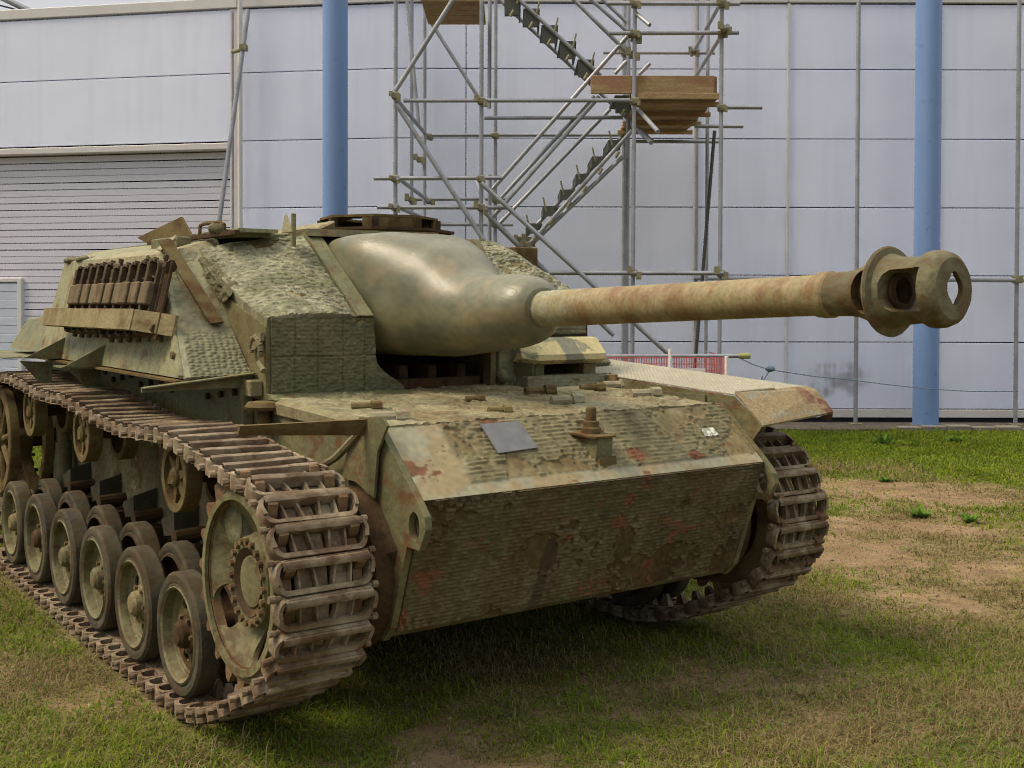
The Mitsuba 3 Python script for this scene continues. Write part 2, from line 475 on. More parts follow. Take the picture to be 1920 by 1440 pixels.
gm_, gc_ = make_grass(530000)
put_vc('grass', gm_, gc_, 'grass_blade')
tag('grass', 'short patchy lawn grass, part green and part dry straw', 'grass', kind='stuff')

def scatter(count, want_bare):
    d = 3.5 + 9 * rng.random(count) ** 1.2
    x_ = (rng.random(count) * 2 - 1) * (d * 0.47 + 0.5)
    pos = O[None] + RH[None] * x_[:, None] + FH[None] * d[:, None]
    g, dry = lawn(pos[:, 0], pos[:, 1])
    p = np.clip(1.1 - 1.4 * g, 0.06, 1) if want_bare else np.clip(1.6 * (FB(pos, 0.5, 3, 57) - 0.50) * 4, 0, 1) * (g > 0.35)
    k = (rng.random(count) < p) & ~((np.abs(np.abs(pos[:, 1]) - 1.245) < 0.24) & (pos[:, 0] > -2.0) & (pos[:, 0] < 1.8))
    return pos[k]


ico = trimesh.creation.icosphere(0, 1.0)
cp = scatter(5200, True)
cs = 0.004 + 0.012 * rng.random(len(cp)) ** 3
cv = ico.vertices[None] * (0.6 + 0.8 * rng.random((len(cp), 12, 1))) * (cs[:, None, None] * np.array([1.2, 1.0, 0.7])) + cp[:, None]
cv[..., 2] += ground_height(cp[:, 0], cp[:, 1])[:, None]
cf = (ico.faces[None] + np.arange(len(cp))[:, None, None] * 12).reshape(-1, 3)
cc = cm((0.10, 0.07, 0.042), (0.27, 0.22, 0.16), rng.random(len(cp)) ** 2)
put_vc('soil_clods', trimesh.Trimesh(cv.reshape(-1, 3), cf, process=False), np.repeat(cc, 12, axis=0), 'soil')
tag('soil_clods', 'small clods and pebbles scattered over the bare soil', 'clods', kind='stuff')
lp = scatter(26000, False)
n = len(lp)
la, le, ll = rng.random(n) * 6.283, 0.1 + 0.5 * rng.random(n), 0.007 + 0.009 * rng.random(n)
ld = np.stack([np.cos(la) * np.cos(le), np.sin(la) * np.cos(le), np.sin(le)], -1) * ll[:, None]
ls = np.stack([-np.sin(la), np.cos(la), 0.2 * rng.standard_normal(n)], -1) * ll[:, None] * 0.45
lb = lp + np.stack([0 * la, 0 * la, ground_height(lp[:, 0], lp[:, 1]) + 0.012 + 0.02 * rng.random(n)], -1)
lv = np.stack([lb - ld, lb + ls, lb + ld, lb - ls], 1).reshape(-1, 3)
lf = np.stack([np.arange(n)[:, None] * 4 + [[0, 1, 2]], np.arange(n)[:, None] * 4 + [[0, 2, 3]]], 1).reshape(-1, 3)
put_vc('clover', trimesh.Trimesh(lv, lf, process=False), np.repeat(cm((0.055, 0.115, 0.022), (0.15, 0.22, 0.05), rng.random(n)), 4, axis=0), 'grass_blade')
tag('clover', 'low round leaved clover growing among the grass', 'clover', kind='stuff')

wall_box = lambda x0, x1, d0, d1, z0, z1: bx(x0, x1, d0, d1, z0, z1).apply_transform(WALL_M)
pv = bx(-30, 40, 15.62, 18.6, -0.3, 0.015).subdivide().subdivide().subdivide().subdivide().apply_transform(WALL_M)
put('pavement', pv, 'paving')
scene['paving'] = bumped(principled(proc(lambda p, n, uv: mix((0.055, 0.047, 0.038), (0.105, 0.09, 0.07), fbm(p.x * 7, p.y * 7, 0.0, 4))), 0.9, spec=0.2), coarse)
tag('pavement', 'dark strip of paving along the foot of the hangar wall', kind='structure')

# ---------------------------------------------------------------- hangar
JX = [-1.72, -0.68, 1.62, 2.66, 4.02, 5.04, 6.2, 7.38, 8.6, 9.9, 11.2, 12.5]
JZ = [0.21, 1.19, 2.165, 3.157, 4.157, 5.17, 6.12]
HG = 'hangar'
C0, C1 = (-4.1, 16.97), (-1.72, 16.6)
CL = (-15.0, 16.97 + 0.2 * 10.9)


def seg(a, b):
    """frame of a straight stretch of wall from a to b in (X, D)"""
    L = math.hypot(b[0] - a[0], b[1] - a[1])
    e = np.array([(b[0] - a[0]) / L, (b[1] - a[1]) / L])
    M = np.eye(4)
    M[:3, 0] = RH * e[0] + FH * e[1]
    M[:3, 1] = -RH * e[1] + FH * e[0]
    M[:3, 3] = W(a[0], a[1], 0)
    return L, M


def panel(M, x0, x1, z0, z1, j=0):
    g = 0.007
    o = 0.004 * rng.random()
    m = bx(x0 + g, x1 - g, o, 0.06, z0 + g, z1 - g, 0.004).apply_transform(M)
    put(HG + '__panel', m, 'wall_panel')


stretches = [seg(C0, C1)] + [seg((JX[i], 16.6), (JX[i + 1], 16.6)) for i in range(len(JX) - 1)]
for L, M in stretches:
    for z0, z1 in zip(JZ[:-1], JZ[1:]):
        panel(M, 0, L, z0, z1)
    put(HG + '__fascia', bx(0.004, L - 0.004, -0.03, 0.06, 6.135, 6.29, 0.01).apply_transform(M), 'wall_trim')
    put(HG + '__plinth', bx(0.004, L - 0.004, -0.012, 0.06, 0.085, 0.203, 0.006).apply_transform(M), 'wall_trim')
    put(HG + '__backing', bx(-0.05, L + 0.05, 0.064, 0.2, 0, 6.25).apply_transform(M), 'joint_dark')
LL, ML = seg(CL, C0)
for z0, z1 in ((4.157, 5.17), (5.17, 6.12)):
    for x0, x1 in ((0, 3.4), (3.4, LL)):
        panel(ML, x0, x1, z0, z1)
for x0, x1 in ((0, 3.4), (3.4, LL)):
    put(HG + '__fascia', bx(x0 + 0.004, x1 - 0.004, -0.03, 0.06, 6.135, 6.29, 0.01).apply_transform(ML), 'wall_trim')
put(HG + '__backing', bx(0, LL, 0.26, 0.4, 0, 6.25).apply_transform(ML), 'joint_dark')
put(HG + '__lintel', bx(0, LL - 0.13, -0.03, 0.26, 4.04, 4.135, 0.008).apply_transform(ML), 'wall_trim')
put(HG + '__corner_post', bx(LL - 0.125, LL + 0.03, -0.004, 0.2, 0.0, 6.13, 0.006).apply_transform(ML), 'wall_trim')
put(HG + '__downpipe', tube(W(-4.02, 16.78, 0), W(-4.02, 16.78, 6.7), 0.036), 'wall_trim', 30)
put(HG + '__downpipe', tube(W(-4.15, 16.86, 0), W(-4.15, 16.86, 6.05), 0.018), 'galvanised', 30)
ZS = HG + '__roller_shutter'
zz = 4.03
k = 0
xd0, xd1 = 0.0, LL - 0.14
while zz > 0.1:
    wob = 0.0035 * rng.standard_normal()
    h = 0.104
    sag = 0.0015 * math.sin(k * 2.1)
    top, bot = zz - 0.012, zz - h
    m = bx(xd0, xd1, 0, 1, 0, 1)
    prof = np.array([(0.168, top), (0.176, bot + 0.012), (0.172, bot), (0.2, bot), (0.2, top)])
    p = np.vstack([np.column_stack([np.full(5, x), prof[:, 0], prof[:, 1] + wob * (1 if x else -1) + sag]) for x in (xd0, xd1)])
    put(ZS + '__slat', hull(p).apply_transform(ML), 'shutter_slat')
    zz -= h
    k += 1
# door in the shutter, at the left edge of the view
DX = LL - 4.75
put(HG + '__door__frame', cat(bx(DX + 0.98, DX + 1.06, 0.10, 0.19, 0, 2.13, 0.01), bx(DX, DX + 0.08, 0.10, 0.19, 0, 2.13, 0.01), bx(DX + 0.081, DX + 0.979, 0.11, 0.19, 2.06, 2.128, 0.008)).apply_transform(ML), 'wall_trim')
for i in range(15):
    put(HG + '__door__panel', bx(DX + 0.085, DX + 0.975, 0.125 + 0.004 * (i % 2), 0.16, 0.05 + i * 0.133, 0.05 + i * 0.133 + 0.128, 0.004).apply_transform(ML), 'pale_door')
scene['pale_door'] = principled((0.40, 0.46, 0.53), 0.45)
put(HG + '__roof', wall_box(-16, 13, 19.6, 40, 5.9, 6.1), 'roof_sheet')
# thin upright strips over the joints
for i, x in enumerate(JX):
    if i in (2, 3, 4, 6, 8, 9):
        put(HG + '__cover_strip', wall_box(x - 0.018, x + 0.018, 16.565, 16.594, 0.09, 6.12), 'wall_trim')
# bent pipe on the roof
pts = [W(-8.9, 17.9, 6.95), W(-8.3, 17.9, 6.66), W(-7.9, 17.9, 6.47), W(-7.48, 17.9, 6.27)]
put(HG + '__roof_pipe', cat(*[tube(a, b, 0.05, 10) for a, b in zip(pts[:-1], pts[1:])]), 'galvanised', 30)
pts = [W(-8.9, 17.9, 6.62), W(-8.3, 17.9, 6.47), W(-7.9, 17.9, 6.37), W(-7.6, 17.9, 6.27)]
put(HG + '__roof_pipe', cat(*[tube(a, b, 0.014, 8) for a, b in zip(pts[:-1], pts[1:])]), 'dark_tube', 30)
tag(HG, 'long pale lilac grey hangar of flat wall panels with a louvred roller shutter', 'building')

for x, lab in ((-2.48, 'tall round blue pillar behind the roof cupola, left of the scaffold'), (5.81, 'tall round blue pillar behind the muzzle at the right')):
    k = free('pillar')
    put(k + '__shaft', lathe([(0.0, 0.05), (0.176, 0.05), (0.176, 7.2), (0.0, 7.2)], 40, 'z').apply_translation(W(x, 15.9, 0)), 'pillar_paint', 40)
    put(k + '__foot_plate', lathe([(0.0, 0.0), (0.20, 0.0), (0.20, 0.048), (0.0, 0.048)], 24, 'z').apply_translation(W(x, 15.9, 0.012)), 'stone')
    tag(k, lab, 'pillar', 'blue pillars in front of the hangar')
for i in range(5):
    k = put('kerb_stone', bx(5.33 + i * 0.34, 5.65 + i * 0.34, 15.55 + 0.03 * (i % 2), 15.75, -0.05, 0.055 + 0.01 * (i % 3), 0.012).apply_transform(WALL_M), 'stone')
    tag(k, ['leftmost kerb stone at the foot of the right blue pillar', 'second kerb stone from the left by the right blue pillar', 'middle kerb stone just below the right blue pillar', 'second kerb stone from the right by the right blue pillar', 'rightmost kerb stone beside the right blue pillar'][i], 'kerb stone', 'kerb stones by the right pillar')

# upright tubes standing off the wall at the right, tied by a rail
for x, lab in ((4.95, 'upright grey tube against the wall below the muzzle brake'), (7.25, 'upright grey tube against the wall at the right edge')):
    k = free('upright_tube')
    put(k + '__tube', tube(W(x, 16.3, 0.0), W(x, 16.3, 6.6), 0.03), 'galvanised', 30)
    put(k + '__foot', bx(x - 0.08, x + 0.08, 16.2, 16.4, 0.016, 0.03).apply_transform(WALL_M), 'coupler_steel')
    tag(k, lab, 'tube')
k = free('wall_rail')
put(k + '__tube', tube(W(2.6, 16.25, 2.11), W(8.5, 16.25, 2.09), 0.03), 'galvanised', 30)
for x in (4.95, 7.25):
    put(k + '__coupler', bx(x - 0.05, x + 0.05, 16.2, 16.36, 2.05, 2.16, 0.01).apply_transform(WALL_M), 'coupler_steel')
tag(k, 'long horizontal grey tube along the wall behind the muzzle', 'rail')
k = free('leaning_pole')
put(k + '__tube', tube(W(-3.80, 16.35, 5.95), W(-4.20, 15.9, 2.2), 0.034), 'galvanised', 30)
put(k + '__tube', tube(W(-4.20, 15.9, 2.2), W(-4.43, 15.65, 0.0), 0.034), 'galvanised', 30)
put(k + '__clamp', cat(tube(W(-4.06, 16.5, 5.38), W(-3.84, 16.3, 5.38), 0.03), bx(-3.9, -3.8, 16.22, 16.34, 5.35, 5.43).apply_transform(WALL_M)), 'coupler_steel')
tag(k, 'grey pole leaning against the wall corner left of the left pillar', 'pole')

# ---------------------------------------------------------------- scaffold
SC = 'scaffold_tower'
TUBES = [
    ('standard', (-1.39, 13.5, 6.2), (-1.39, 13.5, 0.0)), ('standard', (-1.42, 16.0, 6.7), (-1.42, 16.0, 0.0)), ('standard', (-1.2, 15.5, 6.7), (-1.2, 15.5, 0.0)),
    ('standard', (-0.37, 13.5, 6.2), (-0.37, 13.5, 0.0)), ('standard', (-0.29, 14.6, 6.5), (-0.3, 14.6, 4.24)), ('standard', (-0.29, 14.6, 3.39), (-0.3, 14.6, 0.0)),
    ('standard', (-0.24, 16.0, 6.7), (-0.24, 16.0, 0.0)), ('standard', (1.57, 16.0, 6.7), (1.57, 16.0, 0.0)), ('standard', (1.49, 14.6, 6.5), (1.47, 14.6, 0.0)),
    ('standard', (1.45, 13.5, 6.2), (1.43, 13.5, 0.0)), ('standard', (2.64, 16.3, 6.7), (2.64, 16.3, 0.0)), ('standard', (2.66, 15.5, 6.7), (2.65, 15.5, 0.0)), ('standard', (2.48, 13.5, 6.2), (2.47, 13.5, 0.0)),
    ('ledger', (-1.64, 13.45, 3.21), (-0.11, 13.45, 3.22)), ('ledger', (-1.6, 13.45, 2.87), (-0.06, 13.45, 2.87)), ('ledger', (-1.51, 15.95, 3.2), (-0.04, 15.95, 3.21)),
    ('ledger', (-1.29, 13.45, 4.13), (1.44, 13.45, 4.14)), ('ledger', (-0.36, 14.55, 4.11), (1.41, 14.55, 4.12)), ('ledger', (-1.19, 15.95, 4.1), (1.56, 15.95, 4.11)),
    ('ledger', (1.13, 13.45, 4.93), (2.67, 13.45, 4.94)), ('ledger', (1.27, 15.95, 5.26), (2.83, 15.95, 5.26)), ('ledger', (1.11, 13.45, 5.28), (2.68, 13.45, 5.28)),
    ('ledger', (2.43, 13.45, 4.06), (2.95, 13.45, 4.06)), ('ledger', (2.34, 14.6, 4.02), (2.96, 14.6, 4.02)), ('ledger', (1.71, 15.95, 4.02), (2.94, 15.95, 4.02)),
    ('ledger', (0.43, 13.44, 2.1), (2.51, 13.44, 2.1)), ('ledger', (-1.1, 15.95, 2.85), (0.01, 15.95, 2.85)),
    ('brace', (-0.60, 13.4, 5.47), (-1.38, 13.4, 4.24)), ('brace', (-1.15, 15.4, 5.61), (-0.44, 15.4, 4.49)), ('brace', (-1.37, 13.4, 4.08), (-0.3, 13.4, 2.42)), ('brace', (-1.52, 15.8, 6.5), (-1.29, 15.6, 4.21)),
    ('transom', (-1.37, 13.4, 4.14), (-1.16, 15.9, 4.04)), ('transom', (-1.35, 13.4, 3.21), (-1.14, 15.9, 3.15)), ('transom', (-1.38, 13.4, 2.88), (-1.19, 15.9, 2.91)),
    ('transom', (1.64, 12.8, 3.67), (1.5, 13.9, 4.15)), ('transom', (1.66, 13.6, 3.66), (1.44, 15.2, 4.28)), ('transom', (2.49, 13.2, 5.37), (2.53, 16.1, 5.26)), ('transom', (2.49, 13.2, 4.96), (2.58, 16.1, 4.95)),
    ('transom', (-0.3, 13.4, 2.83), (-0.46, 14.7, 3.31)),
    ('handrail', (1.37, 13.6, 4.93), (-0.24, 13.6, 3.1)), ('handrail', (1.05, 14.6, 4.4), (-0.18, 14.6, 3.06)), ('handrail', (1.04, 13.65, 4.22), (-0.24, 13.65, 2.77)), ('handrail', (1.27, 14.8, 4.27), (-0.17, 14.8, 2.78)),
    ('handrail', (0.60, 13.6, 5.49), (1.41, 13.6, 4.7)), ('handrail', (0.87, 14.6, 5.75), (1.47, 14.6, 5.23)), ('handrail', (1.05, 15.0, 5.87), (1.53, 15.0, 5.42)), ('handrail', (1.46, 13.5, 5.18), (1.6, 13.3, 4.99)),
    ('handrail', (1.31, 14.6, 4.69), (1.46, 14.6, 4.85)), ('handrail', (1.62, 14.6, 4.68), (1.76, 14.6, 4.82)),
    ('stair_stringer', (-0.25, 13.7, 5.69), (1.06, 13.7, 4.48)), ('stair_stringer', (-0.30, 14.6, 5.75), (1.81, 14.6, 3.81)),
    ('stair_stringer', (1.44, 13.7, 3.82), (0.16, 13.7, 2.4)), ('stair_stringer', (1.34, 13.8, 3.52), (0.18, 13.8, 2.4)), ('stair_stringer', (1.39, 14.6, 3.86), (0.1, 14.6, 2.53)),
    ('brace', (-0.37, 13.35, 3.15), (0.77, 13.35, 2.12)), ('brace', (-0.33, 13.8, 2.84), (0.41, 13.8, 2.13)), ('brace', (-0.28, 13.8, 2.78), (0.42, 14.0, 2.11)),
    ('brace', (0.41, 13.8, 2.13), (1.24, 13.8, 1.35)), ('brace', (0.77, 13.35, 2.12), (1.87, 13.35, 1.12)),
]
RT = 0.0255
for kind, a, b in TUBES:
    put(f'{SC}__{kind}', tube(W(*a), W(*b), RT if kind != 'brace' or a[1] > 14 else 0.029), 'galvanised', 30)


def coupler(x, d, z):
    r = rng.random()
    m = cat(bx(x - 0.045, x + 0.045, d - 0.055, d + 0.06, z - 0.04, z + 0.04, 0.012), bx(x - 0.06 - 0.03 * r, x - 0.03, d - 0.075, d - 0.04, z - 0.012, z + 0.07 * r + 0.012),
            bx(x + 0.02, x + 0.05 + 0.03 * r, d - 0.07, d - 0.03, z - 0.05 - 0.03 * r, z + 0.012))
    put(SC + '__coupler', m.apply_transform(WALL_M), 'coupler_steel')


for k1, a1, b1 in TUBES:
    if k1 != 'standard':
        continue
    for k2, a2, b2 in TUBES:
        if k2 in ('ledger',) and abs(a2[1] - a1[1]) < 0.12 and a2[0] - 0.06 < a1[0] < b2[0] + 0.06 and b1[2] < a2[2] < a1[2]:
            coupler(a1[0], a1[1] - 0.02, a2[2])
for x, d, z in ((-1.38, 13.42, 4.18), (-0.31, 13.42, 2.44), (-1.17, 15.8, 4.06), (-1.15, 15.8, 3.16), (1.43, 13.55, 4.70), (1.45, 13.55, 4.90), (2.49, 13.4, 4.97), (2.53, 15.9, 5.26), (1.48, 14.5, 4.2), (0.17, 13.7, 2.44), (0.2, 13.8, 2.5), (0.1, 14.6, 2.56), (-1.26, 15.5, 3.7)):
    coupler(x, d, z)
# stair treads: metal trays, with clips
for (x, d, z), big in [((-0.01, 13.7, 5.35), 1), ((0.22, 13.7, 5.21), 1), ((0.44, 13.7, 5.01), 1), ((0.66, 13.7, 4.82), 1), ((0.88, 13.7, 4.6), 1), ((1.33, 13.7, 4.17), 1),
                       ((1.26, 13.7, 3.66), 0), ((1.06, 13.7, 3.46), 0), ((0.87, 13.7, 3.25), 0), ((0.68, 13.7, 3.06), 0), ((0.47, 13.7, 2.86), 0), ((0.27, 13.7, 2.65), 0)]:
    if big:
        m = cat(bx(x - 0.095, x + 0.105, d + 0.02, d + 0.85, z + 0.055, z + 0.08), bx(x - 0.09, x + 0.09, d + 0.02, d + 0.04, z - 0.135, z + 0.054), bx(x + 0.085, x + 0.105, d + 0.041, d + 0.60, z - 0.09, z + 0.054))
    else:
        m = cat(bx(x - 0.10, x + 0.09, d + 0.03, d + 0.85, z + 0.03, z + 0.055), bx(x - 0.10, x + 0.04, d + 0.03, d + 0.05, z - 0.07, z + 0.029), bx(x - 0.10, x - 0.085, d + 0.051, d + 0.85, z - 0.07, z + 0.029))
    put(SC + '__stair_tread', m.apply_transform(WALL_M), 'tread_box')
    s = 1 if big else -1
    put(SC + '__tread_clip', cat(tube(W(x + 0.06 * s, d - 0.05, z - 0.02), W(x + 0.10 * s, d - 0.05, z + 0.15), 0.011, 6), tube(W(x - 0.02, d - 0.04, z - 0.17), W(x + 0.02, d - 0.04, z - 0.10), 0.02, 6)), 'coupler_steel')
# platform: boards seen from below, transoms, toe boards
for i in range(10):
    x0 = 1.50 + 0.0
    d0 = 13.56 + i * 0.245
    put(SC + '__platform_board', bx(x0 + 0.03 * rng.random(), 2.46 - 0.04 * rng.random(), d0, d0 + 0.225, 4.165 + 0.006 * rng.random(), 4.21, 0.006).apply_transform(WALL_M), 'scaffold_board')
for i in range(4):
    d0 = 13.62 + i * 0.72
    put(SC + '__board_bearer', bx(1.46, 2.5, d0, d0 + 0.05, 4.10, 4.155, 0.004).apply_transform(WALL_M), 'scaffold_board')
put(SC + '__toe_board', bx(0.93, 2.40, 13.535, 13.57, 4.235, 4.45, 0.006).apply_transform(WALL_M), 'scaffold_board')
put(SC + '__toe_board', bx(2.40, 2.44, 13.575, 15.9, 4.215, 4.45, 0.006).apply_transform(WALL_M), 'scaffold_board')
put(SC + '__toe_board', bx(1.47, 2.47, 13.50, 13.53, 4.165, 4.24, 0.006).apply_transform(WALL_M), 'scaffold_board')
for i in range(5):
    d0 = 13.6 + i * 0.245
    put(SC + '__upper_board', bx(-1.1, -0.35, d0, d0 + 0.225, 5.36, 5.40, 0.006).apply_transform(WALL_M), 'scaffold_board')
put(SC + '__upper_board', bx(-1.1, -0.36, 13.55, 13.59, 5.33, 5.5, 0.006).apply_transform(WALL_M), 'scaffold_board')
tag(SC, 'grey tube scaffold tower with zigzag stairs and wooden platform against the wall', 'scaffold')
k = put('dark_pole', tube(W(2.72, 15.3, 4.07), W(2.40, 15.3, 0.0), 0.024), 'dark_tube', 30)
tag(k, 'thin black pole leaning inside the scaffold below the platform', 'pole')

# red netting round the foot of the scaffold
k = 'safety_barrier'
for (a, b) in (((0.75, 12.9), (2.46, 12.9)), ((2.46, 12.9), (2.52, 14.4))):
    A, B = np.array(a), np.array(b)
    n = 60 if b[1] < 13 else 26
    strips = []
    for i in range(n):
        p = A + (B - A) * (i + 0.5) / n
        q = (B - A) / np.linalg.norm(B - A) * 0.006
        strips.append(plate([W(*(p - q), 0.06), W(*(p + q), 0.06), W(*(p + q), 1.12), W(*(p - q), 1.12)], 0.003))
    for j in range(15):
        z = 0.08 + j * 0.074
        w_ = 0.012 if j % 5 else 0.035
        strips.append(plate([W(*A, z), W(*B, z), W(*B, z + w_), W(*A, z + w_)], 0.004))
    put(k + '__netting', cat(*strips), 'barrier_red')
for x, d in ((1.80, 12.88), (2.44, 12.88), (0.9, 12.88), (2.5, 14.4)):
    put(k + '__post', tube(W(x, d, 0), W(x, d, 1.22 if x == 1.80 else 1.14), 0.022, 10), 'barrier_white', 30)
put(k + '__rail', tube(W(0.7, 12.95, 1.13), W(2.6, 12.95, 1.14), 0.024), 'galvanised', 30)
put(k + '__rail_cap', tube(W(2.6, 12.95, 1.14), W(2.72, 12.95, 1.14), 0.034), 'cap_yellow', 30)
put(k + '__white_band', bx(1.1, 1.75, 12.885, 12.893, 0.85, 1.02).apply_transform(WALL_M), 'barrier_white')
put(k + '__white_band', bx(1.86, 2.2, 12.885, 12.893, 0.80, 1.0).apply_transform(WALL_M), 'barrier_white')
tag(k, 'red netting barrier with white posts round the foot of the scaffold', 'barrier')

rp = [(2.6, 13.0, 1.12), (3.0, 14.0, 0.98), (3.42, 15.0, 0.87), (4.1, 15.4, 0.76), (4.73, 15.65, 0.69), (5.3, 15.68, 0.62), (5.81, 15.68, 0.57), (6.4, 15.8, 0.53), (7.25, 16.22, 0.5)]
put('rope__line', cat(*[tube(W(*a), W(*b), 0.006, 6) for a, b in zip(rp[:-1], rp[1:])]), 'rope_blue', 30)
put('rope__knot', cat(trimesh.creation.icosphere(2, 0.05).apply_transform(np.diag([1.3, 1.3, 0.8, 1])).apply_translation(W(3.42, 15, 0.88)), tube(W(3.42, 15, 0.87), W(3.30, 15, 0.68), 0.007, 6), tube(W(3.30, 15, 0.68), W(3.25, 14.7, 0.80), 0.007, 6)), 'rope_blue', 40)
tag('rope', 'thin blue rope with a knot strung low along the wall', 'rope')

# ---------------------------------------------------------------- the vehicle: x forward, y to its left, z up, metres
G = 'assault_gun'
tag(G, 'large rusty olive green tracked assault gun with a long horizontal gun, standing on the lawn', 'tank')

ZG, ZB = np.array([0.185, 0.175, 0.118]), np.array([0.26, 0.24, 0.165])
RED, BRN, SAND = np.array([0.20, 0.058, 0.024]), np.array([0.125, 0.075, 0.036]), np.array([0.30, 0.265, 0.165])


def zimmer(period, amp, seed, flake=0.42, base=ZG, light=ZB, red=0.62, wave=0.3, lumps=0.0, streak=0.45, bare=None, dash=0.020):
    """ridged anti-magnetic paste: rows of broken ridges, flaked off in places down to rusty steel"""
    def relief(P, U, V):
        p = np.stack([U, V, np.full_like(U, seed * 7.3)], -1)
        row = V / period + wave * FB(p, 0.13, 2, seed)
        ri = np.floor(row)
        cu = U / dash + 37.7 * np.sin(ri * 12.9898 + seed) + 0.7 * N(p, 0.07, seed + 12)
        chop = sst(0.36, 0.60, N(np.stack([cu, ri * 1.37, 0 * U], -1), 1.0, seed + 1))
        ridge = (0.5 + 0.5 * np.sin(2 * np.pi * row)) * (0.55 + 0.75 * FB(p, 0.05, 2, seed + 13))
        m = sst(flake - 0.015, flake + 0.015, FB(p, 0.30, 5, seed + 2) + 0.14 * (N(p, 0.02, seed + 9) - 0.5))
        d = m * (0.004 + amp * ridge * (0.12 + 0.88 * chop) + 0.0035 * FB(p, 0.03, 2, seed + 3)) + lumps * (FB(p, 0.16, 3, seed + 4) - 0.5) + 0.0012 * N(p, 0.012, seed + 8)
        c = cm(base, light, sst(0.35, 0.65, FB(p, 0.22, 3, seed + 5)))
        bc = bare or (BRN, SAND)
        c = cm(cm(bc[0], bc[1], sst(0.3, 0.7, FB(p, 0.2, 3, seed + 6))), c, m)
        rd = sst(red, red + 0.06, FB(p, 0.24, 5, seed + 7) + 0.10 * (N(p, 0.015, seed + 14) - 0.5))
        c = cm(c, RED, rd * 0.75)
        st = FB(np.stack([U, V * 0.18, 0 * U], -1), 0.10, 3, seed + 11)
        c = cm(c, BRN, streak * sst(0.48, 0.80, st))
        c = c * np.array([0.625, 0.62, 0.51]) * (0.68 + 0.64 * N(p, 0.017, seed + 10))[..., None]
        return d, c
    return relief


# lower hull: side plates with towing lugs, floor, nose, glacis
side_poly = sg.Polygon([(2.60, 1.005), (2.655, 0.95), (2.665, 0.905), (2.62, 0.825), (2.535, 0.825), (2.42, 0.50), (2.36, 0.44), (-2.35, 0.44), (-2.6, 0.62), (-2.62, 1.0), (-2.3, 1.23), (2.33, 1.238)])
hole = sg.Point(2.585, 0.905).buffer(0.046, 12)
for y0, y1 in ((-0.93, -0.902), (0.902, 0.93)):
    put(G + '__hull_side', prism_y(side_poly.difference(affinity.scale(hole, 0.8, 1.15)), y0, y1), 'hull_paint')
put(G + '__hull_floor', prism_y([(2.39, 0.49), (2.36, 0.45), (-2.33, 0.45), (-2.58, 0.63), (-2.60, 1.0), (-2.3, 1.2), (2.28, 1.2), (2.52, 0.98)], -0.9, 0.9), 'hull_paint')
m, c = slab(lambda v: ((2.598 - 0.187 * v, -0.898, 0.995 - 0.512 * v), (2.598 - 0.187 * v, 0.898, 0.995 - 0.512 * v)), 460, 140, zimmer(0.0175, 0.0040, 3, 0.40, np.array([0.122, 0.106, 0.062]), np.array([0.180, 0.152, 0.094]), red=0.95, streak=0.5, bare=(np.array([0.085, 0.058, 0.028]), np.array([0.15, 0.118, 0.062]))), 0.05)
# the slab's normal must face forward: rows run down, columns to the left
def primer(P, c, spots):
    k = np.zeros(P.shape[:-1])
    for y, z, ry, rz in spots:
        k = np.maximum(k, 1.25 - ((P[..., 1] - y) / ry) ** 2 - ((P[..., 2] - z) / rz) ** 2)
    k = k + 2.6 * (FB(P, 0.09, 4, 202) - 0.5) + 0.8 * (N(P, 0.014, 203) - 0.5)
    return cm(c, np.array([0.130, 0.054, 0.025]) * (0.6 + 0.8 * N(P, 0.02, 204))[..., None], 0.9 * sst(0.45, 0.75, k))


nv_ = 460 * 140
c = c.reshape(-1, 3)
c = primer(m.vertices, c, ((-0.82, 0.70, 0.085, 0.055), (-0.90, 0.53, 0.05, 0.06), (0.12, 0.90, 0.03, 0.04), (0.43, 0.69, 0.022, 0.04), (0.336, 0.585, 0.035, 0.03), (0.10, 0.80, 0.05, 0.03)))
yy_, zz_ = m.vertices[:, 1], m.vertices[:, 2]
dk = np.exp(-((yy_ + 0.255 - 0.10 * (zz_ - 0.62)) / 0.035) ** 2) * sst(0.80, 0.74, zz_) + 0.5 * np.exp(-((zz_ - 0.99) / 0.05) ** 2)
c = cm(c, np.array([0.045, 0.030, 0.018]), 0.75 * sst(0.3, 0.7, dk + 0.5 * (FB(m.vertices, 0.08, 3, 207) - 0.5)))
put_vc(G + '__nose_plate', m, c, 'zimmerit', True)


def upper_nose(P, U, V):
    d, c = zimmer(0.022, 0.0055, 15, 0.52, np.array([0.20, 0.185, 0.12]), np.array([0.265, 0.24, 0.16]), red=0.63, wave=0.5, bare=(np.array([0.235, 0.175, 0.09]), np.array([0.27, 0.25, 0.165])))(P, U, V)
    y = P[..., 1]
    z = P[..., 2]
    clean = sst(-0.62, -0.66, y + 0.05 * N(P, 0.05, 77))          # bare painted stretch at the vehicle's right
    lane = sst(0.01, 0.0, np.abs(z - 1.0) - 0.03)
    t = np.maximum(clean, lane)
    d = d * (1 - t)
    pc = cm(np.array([0.25, 0.24, 0.165]), np.array([0.25, 0.205, 0.115]), sst(0.42, 0.6, FB(P, 0.12, 3, 78)))
    c = cm(c, pc * (0.8 + 0.4 * N(P, 0.02, 79))[..., None], t)
    return d, c


